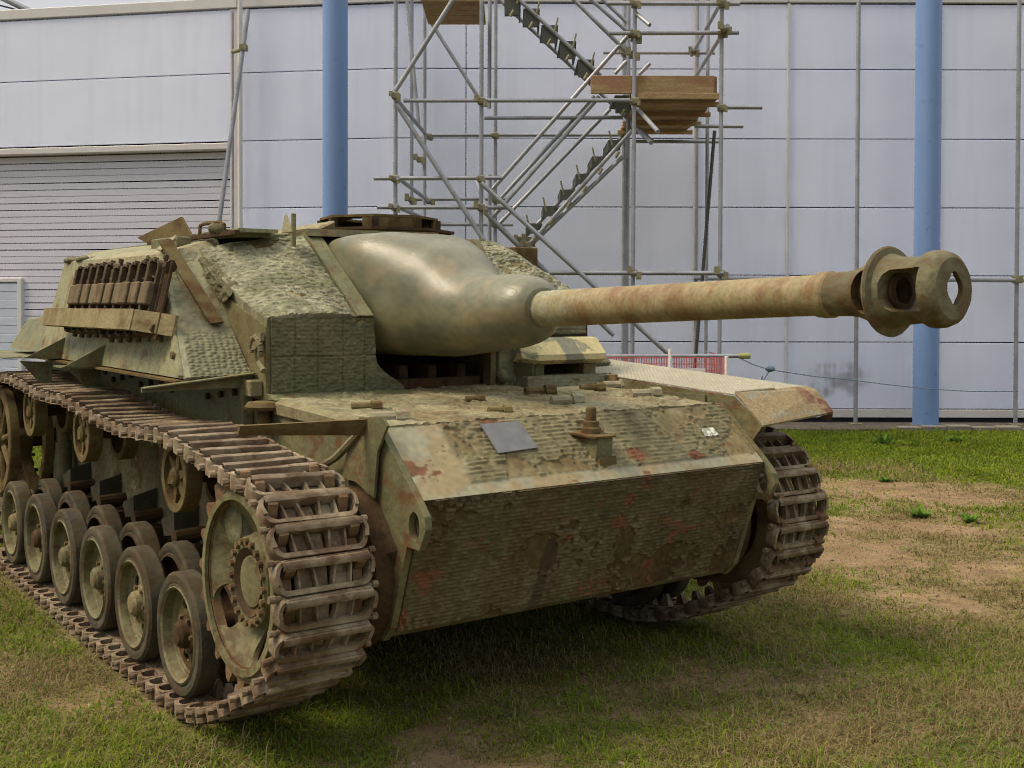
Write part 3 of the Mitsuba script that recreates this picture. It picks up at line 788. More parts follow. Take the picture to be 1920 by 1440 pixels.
m, c = slab(lambda v: ((2.33 + 0.27 * v, -0.90, 1.236 - 0.238 * v), (2.33 + 0.27 * v, 0.90, 1.236 - 0.238 * v)), 460, 92, upper_nose, 0.03)
c = primer(m.vertices, c, ((-0.90, 1.10, 0.05, 0.03), (0.21, 1.075, 0.06, 0.025), (0.52, 1.05, 0.05, 0.02)))
put_vc(G + '__upper_nose_plate', m, c, 'zimmerit', True)
m, c = slab(lambda v: ((1.05 + 1.28 * v, -0.90, 1.292 - 0.055 * v), (1.05 + 1.28 * v, 0.90, 1.292 - 0.055 * v)), 380, 260,
            zimmer(0.05, 0.005, 27, 0.47, np.array([0.21, 0.195, 0.13]), np.array([0.31, 0.285, 0.205]), red=0.66, wave=0.8, lumps=0.012, bare=(np.array([0.19, 0.15, 0.085]), np.array([0.29, 0.265, 0.185]))), 0.03)
put_vc(G + '__glacis', m, c, 'zimmerit', True)
NU = np.array([0.238, 0, 0.27]) / math.hypot(0.238, 0.27)      # normal of the upper nose plate


def on_nose(x, y, h=0.0):
    t = (x - 2.33) / 0.27
    return np.array([x, y, 1.236 - 0.238 * t]) + NU * h


put(G + '__grey_patch', plate([on_nose(2.352, -0.49, 0.0155), on_nose(2.352, -0.30, 0.0155), on_nose(2.462, -0.285, 0.0155), on_nose(2.470, -0.485, 0.0155)], 0.006), 'grey_primer')
scene['grey_primer'] = bumped(principled(proc(lambda p, n, uv: mix((0.095, 0.10, 0.11), (0.15, 0.155, 0.155), fbm(p.x * 30, p.y * 30, p.z * 30, 3))), 0.6), grain)
tag(G + '__grey_patch', 'bare grey rectangular patch on the upper nose plate')
put(G + '__white_paint_fleck', plate([on_nose(2.44, 0.66, 0.011), on_nose(2.44, 0.73, 0.011), on_nose(2.475, 0.735, 0.011), on_nose(2.475, 0.65, 0.011)], 0.006), 'fleck')
scene['fleck'] = principled(proc(lambda p, n, uv: mix((0.25, 0.26, 0.19), (0.55, 0.57, 0.50), smoothstep(0.48, 0.55, fbm(p.x * 60, p.y * 60, p.z * 60, 2)))), 0.8)
# the lamp bracket in the middle of the nose
br = G + '__lamp_bracket'
b0 = on_nose(2.42, 0.0, 0)
put(br + '__wedge', hull([on_nose(2.40, -0.035, 0.0), on_nose(2.40, 0.055, 0.0), on_nose(2.53, -0.035, 0.0), on_nose(2.53, 0.055, 0.0), (2.54, -0.03, 1.155), (2.54, 0.05, 1.155), (2.41, -0.05, 1.17)]), 'green_paint')
put(br + '__top_plate', plate([(2.36, -0.10, 1.172), (2.55, -0.05, 1.158), (2.55, 0.06, 1.158), (2.40, 0.05, 1.172)], 0.008, 0.5), 'rusty_steel')
put(br + '__post', cat(lathe([(0.0, 0.0), (0.042, 0.0), (0.042, 0.022), (0.034, 0.03), (0.034, 0.05), (0.022, 0.055), (0.022, 0.105), (0.016, 0.11), (0.0, 0.11)], 16, 'z').apply_translation((2.46, 0.0, 1.17))), 'rusty_steel', 35)
put(br + '__foot', hull([on_nose(2.53, -0.03, -0.01), on_nose(2.53, 0.06, -0.01), on_nose(2.565, -0.03, -0.01), on_nose(2.565, 0.06, -0.01), on_nose(2.53, -0.03, 0.03), on_nose(2.53, 0.06, 0.03)]), 'rusty_steel')
# worn stubs and bolts lying proud of the glacis
for x, y, s, kind in ((1.86, -0.73, 1.0, 0), (2.17, -0.80, 1.2, 1), (1.66, 0.34, 1.2, 0), (2.02, 0.22, 1.2, 1), (1.63, 0.70, 1.0, 0), (1.56, 0.92, 1.1, 1), (1.94, 0.78, 1.2, 1), (2.18, -0.27, 0.8, 0), (1.79, -0.13, 0.7, 0)):
    z = 1.292 - 0.055 * (x - 1.05) / 1.28
    a, r = 0.6, 0.024 * s
    put(G + '__hinge_stub', cat(tube((x - 0.02 * s, y - 0.055 * s, z + 0.012), (x + 0.02 * s, y + 0.055 * s, z + 0.012), r * 0.9, 10), tube((x + 0.012 * s, y + 0.02 * s, z + 0.012), (x + 0.026 * s, y + 0.062 * s, z + 0.012), r * 1.25, 8)),
        'stub_steel' if kind else 'rusty_steel', 35)
scene['stub_steel'] = bumped(principled(paint((0.30, 0.28, 0.2), (0.42, 0.39, 0.3), (0.2, 0.12, 0.06)), 0.7), coarse)

# ---- casemate
SL = (0.41 / 0.55)       # fall of the sloped roof front


def right_edge(z):
    t = sst(1.50, 1.285, z)
    return -0.385 + 0.012 * sst(1.64, 1.5, z) + 0.165 * t ** 2.2


def front_relief(P, U, V):
    d, c = zimmer(0.019, 0.0030, 33, 0.20, np.array([0.150, 0.150, 0.10]), np.array([0.185, 0.182, 0.122]), red=0.9, wave=0.9, streak=0.1, dash=0.016)(P, U, V)
    y, z = P[..., 1], P[..., 2]
    g = np.zeros_like(y)
    for q in (-0.79, -0.675, -0.545, -0.43):
        g = np.maximum(g, np.exp(-((y - q + 0.006 * (N(P, 0.06, 5) - 0.5)) / 0.0035) ** 2))
    g = np.maximum(g, np.exp(-((z - 1.462 - 0.01 * (N(P, 0.1, 6) - 0.5)) / 0.003) ** 2))
    return d - 0.007 * g + 0.006 * (N(np.stack([y, z * 1.3, 0 * y], -1), 0.013, 44) - 0.5) + 0.004 * (FB(P, 0.03, 3, 45) - 0.5), c


m, c = slab(lambda v: ((1.302, -0.905, 1.64 - 0.365 * v), (1.302, right_edge(1.64 - 0.365 * v), 1.64 - 0.365 * v)), 190, 110, front_relief, 0.075)
put_vc(G + '__front_plate', m, c, 'zimmerit', True)
# a plain strip at its foot
put(G + '__weld_strip', hull([(1.300, -0.93, 1.275), (1.40, -0.93, 1.277), (1.300, -0.2, 1.275), (1.38, -0.2, 1.275), (1.300, -0.93, 1.30), (1.300, -0.2, 1.292)]), 'green_paint')


def roof_relief(seed, bulge):
    def fn(P, U, V):
        d, c = zimmer(0.040, 0.006, seed, 0.30, np.array([0.27, 0.27, 0.21]), np.array([0.36, 0.355, 0.28]), red=0.95, wave=1.6, lumps=0.045, streak=0.15)(P, U, V)
        pit = sst(0.40, 0.26, N(np.stack([U, V * 1.7, 0 * U], -1), 0.020, seed + 20)) + 0.8 * sst(0.38, 0.22, N(P, 0.011, seed + 21))
        d = d - 0.0045 * pit + 0.007 * (FB(P, 0.045, 3, seed + 22) - 0.5)
        e = U / U.max(axis=1, keepdims=True)
        w = V / V.max()
        d = d + bulge * (np.sin(np.pi * np.clip(e, 0, 1)) ** 0.5) * (np.sin(np.pi * np.clip(0.12 + 0.85 * w, 0, 1)) ** 0.7)
        moss = sst(0.56, 0.64, FB(P, 0.12, 3, seed + 40))
        return d, cm(c, (0.10, 0.105, 0.05), 0.6 * moss)
    return fn


m, c = slab(lambda v: ((0.47 + 0.83 * v, -0.922, 1.985 - 0.345 * v - 0.045 * math.sin(math.pi * v)), (0.74 + 0.56 * v, -0.475, 2.052 - 0.412 * v)), 170, 250, roof_relief(51, 0.030), 0.05)
put_vc(G + '__sloped_roof', m, c, 'zimmerit', True)
tag(G + '__sloped_roof', 'lumpy pale paste on the sloped front left of the gun')
m, c = slab(lambda v: ((0.74 + 0.56 * v, 0.42, 2.052 - 0.412 * v), (0.74 + 0.56 * v, 0.72 + 0.27 * min(1, v * 1.6), 2.052 - 0.40 * v)), 200, 240, roof_relief(61, 0.045), 0.07)
put_vc(G + '__sloped_roof', m, c, 'zimmerit', True)
# bare steel cheek of the gun opening, on the vehicle's right
put(G + '__opening_cheek', prism_y([(1.318, 1.652), (1.30, 1.641), (1.22, 1.641), (1.22, 1.28), (0.60, 1.28), (0.60, 2.055), (0.752, 2.068)], -0.473, -0.388), 'green_paint')
put(G + '__opening_cheek', prism_y([(1.0, 1.92), (1.2, 1.76), (1.25, 1.28), (0.55, 1.28), (0.55, 2.06), (0.83, 2.066), (1.02, 2.056), (1.15, 1.90)], 0.385, 0.425), 'yellow_steel')
scene['yellow_steel'] = bumped(principled(paint((0.225, 0.20, 0.115), (0.27, 0.24, 0.145), (0.15, 0.09, 0.038)), 0.7), grain)
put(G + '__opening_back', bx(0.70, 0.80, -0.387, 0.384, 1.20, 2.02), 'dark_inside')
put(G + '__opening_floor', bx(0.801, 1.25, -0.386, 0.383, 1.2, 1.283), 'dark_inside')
for y in (-0.15, 0.02, 0.2):
    put(G + '__opening_rib', bx(0.95, 1.16, y, y + 0.05, 1.284, 1.40, 0.01), 'dark_rust')
put(G + '__opening_sill', bx(1.17, 1.22, -0.3, 0.30, 1.284, 1.335, 0.006), 'dark_rust')
# casemate core behind the plates
put(G + '__casemate', hull([(1.228, -0.9, 1.24), (1.228, -0.474, 1.24), (1.228, -0.9, 1.55), (1.228, -0.474, 1.58), (0.66, -0.474, 2.0), (0.47, -0.9, 1.87), (-1.35, -0.9, 1.87), (-1.35, -0.474, 2.03), (-1.35, -0.9, 1.2), (-1.35, -0.474, 1.2)]), 'green_paint')
put(G + '__casemate', prism_y([(1.228, 1.24), (1.228, 1.60), (0.67, 2.01), (-1.35, 2.04), (-1.35, 1.2)], 0.426, 0.90), 'green_paint')
put(G + '__casemate', bx(-1.35, 0.699, -0.473, 0.425, 1.2, 2.04), 'green_paint')
put(G + '__roof', bx(-1.35, 0.66, -0.80, 0.80, 2.042, 2.062), 'green_paint')
put(G + '__mantlet_lip', hull([(0.80, -0.47, 2.052), (0.80, 0.33, 2.06), (0.785, -0.475, 2.09), (0.785, 0.31, 2.10), (0.5, -0.475, 2.052), (0.5, 0.33, 2.06), (0.5, -0.475, 2.09), (0.5, 0.31, 2.10)]), 'hull_paint')
# side plate of the fighting compartment box with a welded hook
put(G + '__box_side', prism_y([(1.296, 1.27), (1.296, 1.60), (0.86, 1.73), (0.50, 1.90), (0.50, 1.27)], -0.928, -0.906), 'olive_steel')
scene['olive_steel'] = bumped(principled(paint((0.20, 0.18, 0.105), (0.25, 0.225, 0.135), (0.15, 0.095, 0.04), 0.6), 0.7, spec=0.25), grain)
put(G + '__paste_lump', rough(hull([(0.52, -0.945, 1.93), (0.52, -0.90, 1.95), (0.80, -0.945, 1.80), (0.80, -0.90, 1.83), (0.92, -0.945, 1.74), (0.90, -0.90, 1.79), (0.84, -0.95, 1.70), (0.66, -0.955, 1.82)]), 0.010, 0.030, 5), 'scab', 60)
put(G + '__paste_lump', rough(hull([(0.44, -1.09, 1.94), (0.50, -1.11, 1.90), (0.44, -1.0, 1.975), (0.56, -1.03, 1.89), (0.50, -1.06, 1.93)]), 0.010, 0.024, 6), 'scab', 60)
hk = []
for i in range(9):
    a0, a1 = math.radians(200 - i * 26), math.radians(200 - (i + 1) * 26)
    hk.append(tube((1.235 + 0.055 * math.cos(a0), -0.95, 1.50 + 0.055 * math.sin(a0)), (1.235 + 0.055 * math.cos(a1), -0.95, 1.50 + 0.055 * math.sin(a1)), 0.014, 8))
hk.append(plate([(1.18, -0.945, 1.49), (1.25, -0.945, 1.57), (1.30, -0.945, 1.575), (1.30, -0.945, 1.54), (1.24, -0.945, 1.50)], 0.018))
hk.append(tube((1.27, -0.95, 1.44), (1.325, -0.95, 1.405), 0.014, 8))
put(G + '__tow_hook', cat(*hk), 'yellow_steel', 35)
for sgn in (-1, 1):
    y = lambda v: sgn * v
    pts = [(1.15, y(1.25), 1.37), (-1.42, y(1.25), 1.385), (1.13, y(0.93), 1.385), (-1.42, y(0.93), 1.39), (0.456, y(1.12), 1.952), (-1.30, y(1.12), 1.965), (0.455, y(0.93), 1.975), (0.40, y(0.80), 2.05), (-1.25, y(0.80), 2.055), (-1.35, y(0.93), 2.04)]
    put(G + '__sponson', hull(pts), 'pale_paint')
    put(G + '__sponson_flange', hull([(1.14, y(1.285), 1.362), (-1.42, y(1.285), 1.377), (1.14, y(0.935), 1.374), (-1.42, y(0.935), 1.382), (1.14, y(1.285), 1.353), (-1.42, y(1.285), 1.367), (1.14, y(0.935), 1.365), (-1.42, y(0.935), 1.373)]), 'rusty_steel')
# paste on the sponson's sloped front
for sgn in (-1, 1):
    e = (lambda v: ((0.468 + 0.687 * v, -1.118 - 0.127 * v, 1.950 - 0.573 * v), (0.468 + 0.687 * v, -0.935, 1.968 - 0.588 * v))) if sgn < 0 else (lambda v: ((0.468 + 0.687 * v, 0.935, 1.968 - 0.588 * v), (0.468 + 0.687 * v, 1.118 + 0.127 * v, 1.950 - 0.573 * v)))

    def sp_relief(P, U, V):
        p = np.stack([U, V, 0 * U], -1)
        # cobbled lumps
        q = p / 0.030
        q[..., 1] *= 1.5
        best = np.full(U.shape, 9.0)
        ix, iy = np.floor(q[..., 0]), np.floor(q[..., 1])
        for a in (-1, 0, 1):
            for b in (-1, 0, 1):
                cx, cy = ix + a, iy + b
                h = np.stack([cx, cy, 0 * cx], -1)
                best = np.minimum(best, np.hypot(cx + 0.25 + 0.5 * meshkit.noise(h + 0.0, 3) - q[..., 0], cy + 0.25 + 0.5 * meshkit.noise(h, 4) - q[..., 1]))
        low = sst(0.62, 0.70, V / V.max() + 0.04 * (N(p, 0.05, 2) - 0.5))
        d = 0.006 * (1 - sst(0.1, 0.6, best)) * low + (1 - low) * 0.008 * FB(p, 0.025, 3, 5)
        strip = sst(0.030, 0.022, U) * 1.0
        flake = sst(0.44, 0.40, FB(p, 0.16, 3, 12)) * (1 - low)
        t = np.maximum(strip, flake)
        d = d * (1 - t) - 0.0 * t
        c = cm(np.array([0.140, 0.138, 0.082]), np.array([0.18, 0.176, 0.108]), N(p, 0.2, 6))
        c = cm(c, np.array([0.225, 0.228, 0.145]), t)
        w = sst(0.52, 0.6, FB(p, 0.1, 3, 16)) * (1 - low)
        c = cm(c, np.array([0.17, 0.15, 0.09]), w * 0.8)
        return d, c * (0.8 + 0.4 * N(p, 0.02, 7))[..., None]
    m, c = slab(e, 110, 240, sp_relief, 0.03)
    put_vc(G + '__sponson_front', m, c, 'zimmerit', True)
# rusty bolts, rivets and a scab on the sponson side
put(G + '__rivet', lathe([(0, -0.012), (0.016, -0.012), (0.02, 0.0), (0, 0.0)], 12, 'y').apply_translation((1.0, -1.245, 1.47)), 'rusty_steel')
put(G + '__edge_strap', plate([(0.80, -1.20, 1.62), (0.86, -1.205, 1.62), (1.135, -1.262, 1.385), (1.075, -1.262, 1.385)], 0.014, 0.5), 'pale_paint')
for (x0, z0, x1, z1, w_) in ((0.30, 1.86, 0.52, 1.84, 0.05), (0.62, 1.74, 0.76, 1.52, 0.03), (0.30, 1.93, 0.42, 1.78, 0.06), (0.58, 1.86, 0.66, 1.70, 0.035)):
    n = 22
    ms = []
    for i in range(n):
        t = i / (n - 1)
        x, z = x0 + (x1 - x0) * t, z0 + (z1 - z0) * t
        yb = -1.12 - 0.13 * (1.955 - z) / 0.58
        s = trimesh.creation.icosphere(1, 0.5)
        s.vertices = s.vertices * np.array([w_ * (0.6 + 0.6 * rng.random()), 0.02, w_ * (0.5 + 0.6 * rng.random())]) + np.array([x + w_ * (rng.random() - 0.5), yb - 0.002, z + w_ * (rng.random() - 0.5)])
        ms.append(s)
    put(G + '__paste_scab', cat(*ms), 'scab')
scene['scab'] = bumped(principled(paint((0.17, 0.165, 0.115), (0.27, 0.26, 0.19), (0.10, 0.085, 0.045), 0.45, 16), 0.9, spec=0.2), coarse)
# hull side above the track, under the sponson
for s in (-1, 1):
    put(G + '__upper_hull_side', hull([(1.16, s * 0.931, 1.03), (-2.3, s * 0.931, 1.03), (1.16, s * 0.945, 1.03), (-2.3, s * 0.945, 1.03), (1.16, s * 0.931, 1.352), (-2.3, s * 0.931, 1.36), (1.16, s * 0.945, 1.352), (-2.3, s * 0.945, 1.36)]), 'green_paint')
    for i in range(14):
        x = 1.0 - i * 0.17
        put(G + '__side_bolt', lathe([(0, 0), (0.018, 0), (0.014, 0.016), (0, 0.016)], 8, 'y').apply_translation((x, s * 0.946 - (0.016 if s < 0 else 0), 1.29 - 0.02 * (i % 3))), 'dark_rust')
# transverse fender brackets: tapered arms over the track
put(G + '__fender_bracket', cat(hull([(1.145, -0.935, 1.385), (1.145, -0.935, 1.325), (1.145, -1.44, 1.335), (1.145, -1.44, 1.318), (1.16, -0.935, 1.385), (1.16, -0.935, 1.325), (1.16, -1.44, 1.335), (1.16, -1.44, 1.318)]),
                             hull([(1.145, -0.935, 1.391), (1.145, -1.44, 1.341), (1.21, -0.935, 1.391), (1.20, -1.44, 1.341), (1.145, -0.935, 1.386), (1.145, -1.44, 1.336), (1.21, -0.935, 1.386), (1.20, -1.44, 1.336)])), 'green_paint')
put(G + '__bracket_post', bx(1.13, 1.17, -0.985, -0.932, 1.05, 1.392, 0.005), 'green_paint')
for x, z in ((-0.1, 0.0), (-0.9, 0.02)):
    put(G + '__fender_bracket', cat(plate([(x, -1.20, 1.50 + z), (x, -1.20, 1.365 + z), (x, -1.44, 1.375 + z)], 0.010), plate([(x, -1.20, 1.36 + z), (x, -1.45, 1.372 + z), (x - 0.16, -1.45, 1.372 + z), (x - 0.16, -1.20, 1.36 + z)], 0.008)), 'green_paint')
put(G + '__fender_bracket', plate([(-0.98, -1.28, 1.36), (-0.98, -1.46, 1.37), (-0.98, -1.28, 1.16)], 0.012), 'green_paint')
put(G + '__fender_bracket', plate([(-0.62, -1.10, 1.34), (-0.62, -1.30, 1.35), (-0.62, -1.10, 1.14)], 0.012), 'green_paint')
# front right: bare arm of the lost mudguard, its curved stay and a ragged remnant of the inner plate
put(G + '__fender_bracket', cat(hull([(2.16, -1.42, 1.262), (2.26, -0.935, 1.268), (2.19, -1.42, 1.262), (2.29, -0.935, 1.268), (2.16, -1.42, 1.225), (2.26, -0.935, 1.205), (2.168, -1.42, 1.225), (2.268, -0.935, 1.205)])), 'rusty_steel')
st = [(2.255, -0.95, 1.235), (2.17, -0.96, 1.175), (2.06, -0.97, 1.10), (1.93, -0.98, 1.045)]
put(G + '__bracket_stay', cat(*[tube(a, b, 0.016, 8) for a, b in zip(st[:-1], st[1:])]), 'yellow_steel', 35)
put(G + '__mudguard_remnant', prism_y([(2.22, 1.27), (2.40, 1.285), (2.435, 1.255), (2.36, 1.15), (2.335, 0.975), (2.19, 1.02), (2.08, 1.02), (2.13, 1.14)], -0.955, -0.945), 'hull_paint')
# filler cap / rusty mushroom at the corner of the glacis
mc = G + '__mushroom_cap'
put(mc, cat(lathe([(0, 0), (0.03, 0), (0.03, 0.07), (0.078, 0.075), (0.085, 0.09), (0.07, 0.11), (0, 0.115)], 20, 'z').apply_translation((1.36, -0.965, 1.16))), 'rusty_steel', 35)
put(G + '__corner_block', bx(1.19, 1.27, -0.99, -0.93, 1.285, 1.36, 0.006), 'yellow_steel')
put(G + '__glacis_edge_bar', hull([(1.42, -0.945, 1.268), (2.24, -0.945, 1.235), (1.42, -0.90, 1.285), (2.24, -0.90, 1.252), (1.42, -0.945, 1.22), (2.24, -0.945, 1.20), (1.42, -0.902, 1.22), (2.24, -0.902, 1.20)]), 'yellow_steel')

# ---- things on the roof
put(G + '__roof_fin', plate([(-0.72, -0.85, 2.10), (0.02, -0.85, 2.178), (0.18, -0.85, 2.066), (-0.55, -0.85, 2.06)], 0.012), 'rusty_steel')
tag(G + '__roof_fin', 'rusty triangular plate sticking up from the roof edge')
put(G + '__roof_rail', bx(-0.5, 0.80, -0.87, -0.845, 2.045, 2.066), 'dark_rust')
hp = [(0.28, -0.85, 2.065), (0.29, -0.85, 2.115), (0.34, -0.85, 2.122), (0.56, -0.85, 2.118), (0.62, -0.85, 2.10), (0.62, -0.85, 2.05)]
put(G + '__roof_handle', cat(*[tube(a, b, 0.010, 8) for a, b in zip(hp[:-1], hp[1:])]), 'rusty_steel', 35)
put(G + '__roof_clump', cat(*[trimesh.creation.icosphere(2, 0.028).apply_translation((0.50 + 0.045 * i, -0.86, 2.088 - 0.003 * i)) for i in range(3)]), 'scab', 40)
put(G + '__hatch_flap', plate([(0.92, -0.62, 2.06), (0.80, -0.62, 2.06), (0.80, -0.60, 2.155)], 0.012), 'pale_paint')
put(G + '__hatch_flap', bx(0.90, 0.916, -0.62, -0.60, 1.99, 2.150), 'yellow_steel')
put(G + '__hatch_flap', plate([(0.68, -0.40, 2.08), (0.70, -0.28, 2.14), (0.66, -0.26, 2.10), (0.30, -0.62, 2.07)], 0.012), 'pale_paint')
put(G + '__roof_box', bx(0.1, 0.75, -0.83, -0.62, 2.062, 2.080), 'pale_paint')
put(G + '__edge_box', bx(-0.1, 0.30, -0.98, -0.90, 1.95, 2.055, 0.005), 'green_paint')
# flat strap leaning down the sponson front
SPN = np.array([0.573, 0.0, 0.687]) / math.hypot(0.573, 0.687)
s0, s1 = np.array([0.45, -1.105, 1.985]) + SPN * 0.04, np.array([0.905, -1.01, 1.585]) + SPN * 0.03
wv = np.cross(s1 - s0, SPN)
wv = wv / np.linalg.norm(wv) * 0.034
put(G + '__strap', hull([s0 - wv, s0 + wv, s1 - wv, s1 + wv, s0 - wv + SPN * 0.012, s0 + wv + SPN * 0.012, s1 - wv + SPN * 0.012, s1 + wv + SPN * 0.012]), 'rusty_steel')
put(G + '__strap_lug', plate([(0.34, -1.10, 1.985), (0.43, -1.03, 2.055), (0.47, -1.05, 2.035), (0.46, -1.12, 1.97)], 0.014, 0.5), 'pale_paint')
# cupola
CU = G + '__cupola'
cxy = np.array([-0.69, 0.77])
oc = sg.Point(0, 0).buffer(0.40, 2)
oc = affinity.rotate(oc, 10)
top = extr(oc.difference(oc.buffer(-0.16)), 2.275, 2.291)
put(CU + '__top_ring', top.apply_translation((*cxy, 0)), 'rusty_steel')
put(CU + '__base_ring', extr(affinity.scale(oc, 1.12, 1.12).difference(oc.buffer(-0.14)), 2.055, 2.20).apply_translation((*cxy, 0)), 'rusty_steel')
put(CU + '__base_plate', extr(affinity.scale(oc, 1.28, 1.28).difference(oc.buffer(-0.14)), 2.185, 2.203).apply_translation((*cxy, 0)), 'dark_rust')
op = np.array(oc.buffer(-0.015).exterior.coords)[:-1]
for i in range(len(op)):
    a, b = op[i], op[(i + 1) % len(op)]
    e = (b - a) / np.linalg.norm(b - a)
    nrm = np.array([e[1], -e[0]])
    f0, f1 = ((0.0, 1.0), (0.0, 0.25), (0.0, 0.22), (0.0, 1.0), (0.1, 0.9), (0.0, 0.3), (0.0, 1.0), (0.0, 0.18))[i % 8]
    p0, p1 = a + (b - a) * f0, a + (b - a) * f1
    put(CU + '__wall', hull([(*(cxy + q + nrm * s), z) for q in (p0, p1) for s in (-0.012, 0.008) for z in (2.2035, 2.2745)]), 'rusty_steel')
    put(CU + '__pillar', bx(cxy[0] + a[0] - 0.025, cxy[0] + a[0] + 0.025, cxy[1] + a[1] - 0.025, cxy[1] + a[1] + 0.025, 2.204, 2.274), 'dark_rust')

# ---- spare track links on the sponson side, held by a channel bar
SP = G + '__spare_link'


def link_mesh():
    """one cast link, x along the track, y across, z outward"""
    o = sg.box(-0.004, -0.15, 0.004, 0.15).buffer(0.052, 5)
    i = sg.box(-0.004, -0.147, 0.004, 0.147).buffer(0.0375, 5)
    o = sg.Polygon([(-0.068, -0.2), (0.052, -0.176), (0.052, 0.176), (-0.068, 0.2)]).buffer(-0.046).buffer(0.046, 6)
    i = o.buffer(-0.018, 6)
    ms = [extr(o.difference(i), -0.022, 0.024), extr(o.difference(i.buffer(0.004)).intersection(sg.box(-0.07, -0.3, 0.012, 0.3)), 0.0215, 0.036)]
    win = unary_union([sg.box(-0.026, y - 0.019, 0.026, y + 0.019) for y in (-0.135, 0.135)] + [sg.Point(0, 0).buffer(0.014, 4)])
    ms.append(extr(i.buffer(0.003).intersection(unary_union([sg.box(-0.2, 0.038, 0.2, 0.100), sg.box(-0.2, -0.100, 0.2, -0.038)])), -0.024, -0.012))
    bar = sg.Polygon([(-0.065, -0.004), (-0.067, 0.030), (-0.061, 0.042), (-0.046, 0.046), (-0.034, 0.040), (-0.032, 0.028), (-0.034, -0.004)])
    ys = np.linspace(-0.166, 0.166, 8)
    bc = np.array(bar.exterior.coords)[:-1]
    bv = np.vstack([np.column_stack([bc[:, 0], np.full(len(bc), y), bc[:, 1]]) for y in ys])
    nb = len(bc)
    bf = [((j * nb + a), (j * nb + (a + 1) % nb), ((j + 1) * nb + (a + 1) % nb), ((j + 1) * nb + a)) for j in range(7) for a in range(nb)]
    bf = np.array(bf)
    bmesh = trimesh.Trimesh(bv, np.vstack([bf[:, [0, 1, 2]], bf[:, [0, 2, 3]]]), process=False)
    if bmesh.face_normals[np.argmax(bmesh.triangles_center[:, 2])][2] < 0:
        bmesh.invert()
    ms.append(bmesh)
    for y, q in ((-0.100, 0.004), (-0.036, 0.008), (0.036, -0.008), (0.100, -0.004)):
        ms.append(hull([(-0.04, y - 0.006 - q, -0.004), (-0.04, y + 0.006 - q, -0.004), (0.050, y - 0.006 + q, -0.012), (0.050, y + 0.006 + q, -0.012), (-0.04, y - 0.004 - q, 0.020), (-0.04, y + 0.004 - q, 0.020), (0.046, y - 0.004 + q, 0.014), (0.046, y + 0.004 + q, 0.014)]))
    ms.append(hull([(-0.035, -0.022, -0.012), (0.035, -0.022, -0.012), (-0.035, 0.022, -0.012), (0.035, 0.022, -0.012), (-0.014, -0.008, -0.082), (0.014, -0.008, -0.082), (-0.014, 0.008, -0.082), (0.014, 0.008, -0.082)]))
    for s in (-1, 1):
        ms.append(tube((0.056, s * 0.185, 0.0), (0.056, s * 0.208, 0.0), 0.013, 8))
    ms.append(tube((0.057, -0.185, -0.004), (0.057, 0.185, -0.004), 0.010, 8))
    return cat(*ms)


LINKS = []
for i in range(4):
    lm_ = link_mesh()
    lv_, lf_ = lm_.vertices, lm_.faces
    q_ = lv_ + np.array([3.1 * i, 1.7 * i, 0])
    lv_ = lv_ + np.stack([FB(q_, 0.022, 2, 301 + k) - 0.5 for k in range(3)], -1) * np.array([0.006, 0.006, 0.007])
    LINKS.append(mikit.ply(trimesh.Trimesh(lv_, lf_, process=False), 'track_steel', smooth=38))
link_a = LINKS[0]
LN = np.array([0.0, -0.58, 0.13]) / math.hypot(0.58, 0.13)     # outward from the sponson side
LU = np.array([0.0, 0.13, 0.58]) / math.hypot(0.58, 0.13)      # up along it
for i in range(10):
    x = 0.70 - i * 0.137
    M = np.eye(4)
    jig = 0.02 * rng.standard_normal()
    M[:3, 0] = [1, 0, 0]
    ya = LU + 0.0 * LN
    M[:3, 1] = ya
    M[:3, 2] = LN
    M[:3, 3] = np.array([x, -1.185, 1.71]) + LN * 0.055 + LU * jig * 0.4
    again(SP, {**link_a, 'bsdf': {'type': 'ref', 'id': 'dark_track'}}, M)
scene['dark_track'] = bumped(principled(paint((0.085, 0.058, 0.038), (0.13, 0.092, 0.06), (0.06, 0.032, 0.02), 0.52, 9.0), 0.8, spec=0.25), coarse)
for i in range(10):        # flat faces of the guide horns that show between the links
    x = 0.70 - i * 0.137
    p = np.array([x, -1.185, 1.735]) + LN * 0.085
    M = np.eye(4)
    M[:3, 0], M[:3, 1], M[:3, 2], M[:3, 3] = [1, 0, 0], LU, LN, p
    put(G + '__link_block', bx(-0.058, 0.052, -0.055, 0.055, -0.02, 0.018 + 0.006 * (i % 3), 0.006).apply_transform(M), 'link_block')
scene['link_block'] = bumped(principled(paint((0.16, 0.125, 0.082), (0.21, 0.165, 0.11), (0.11, 0.065, 0.035), 0.56, 9.0), 0.8, spec=0.25), coarse)
tubes_ = [tube(np.array([0.80, -1.185, 1.71]) + LU * s + LN * 0.05, np.array([0.84, -1.185, 1.71]) + LU * s + LN * 0.05, 0.03, 8) for s in (-0.14, 0.16)]
put(G + '__link_rack_rod', cat(*tubes_, *[tube(np.array([0.80 + 0.025 * j, -1.185, 1.71]) + LU * -0.19 + LN * 0.05, np.array([0.80 + 0.025 * j, -1.185, 1.71]) + LU * 0.19 + LN * 0.05, 0.009, 8) for j in range(3)]), 'dark_rust', 35)
pb = np.array([0, -1.205, 1.595]) + LN * 0.10
put(G + '__rack_bar', cat(hull([(0.72, *(pb + LU * a + LN * b)[1:]) for a in (-0.045, 0.055) for b in (0.0, 0.045)] + [(-0.92, *(pb + LU * a + LN * b)[1:]) for a in (-0.045, 0.055) for b in (0.0, 0.045)]),
                          hull([(0.722, *(pb + LU * a + LN * b)[1:]) for a in (-0.045, 0.055) for b in (0.04, -0.01)] + [(0.93, *(pb + LU * a + LN * b)[1:]) for a in (-0.045, 0.055) for b in (-0.085, -0.10)])), 'bar_paint')
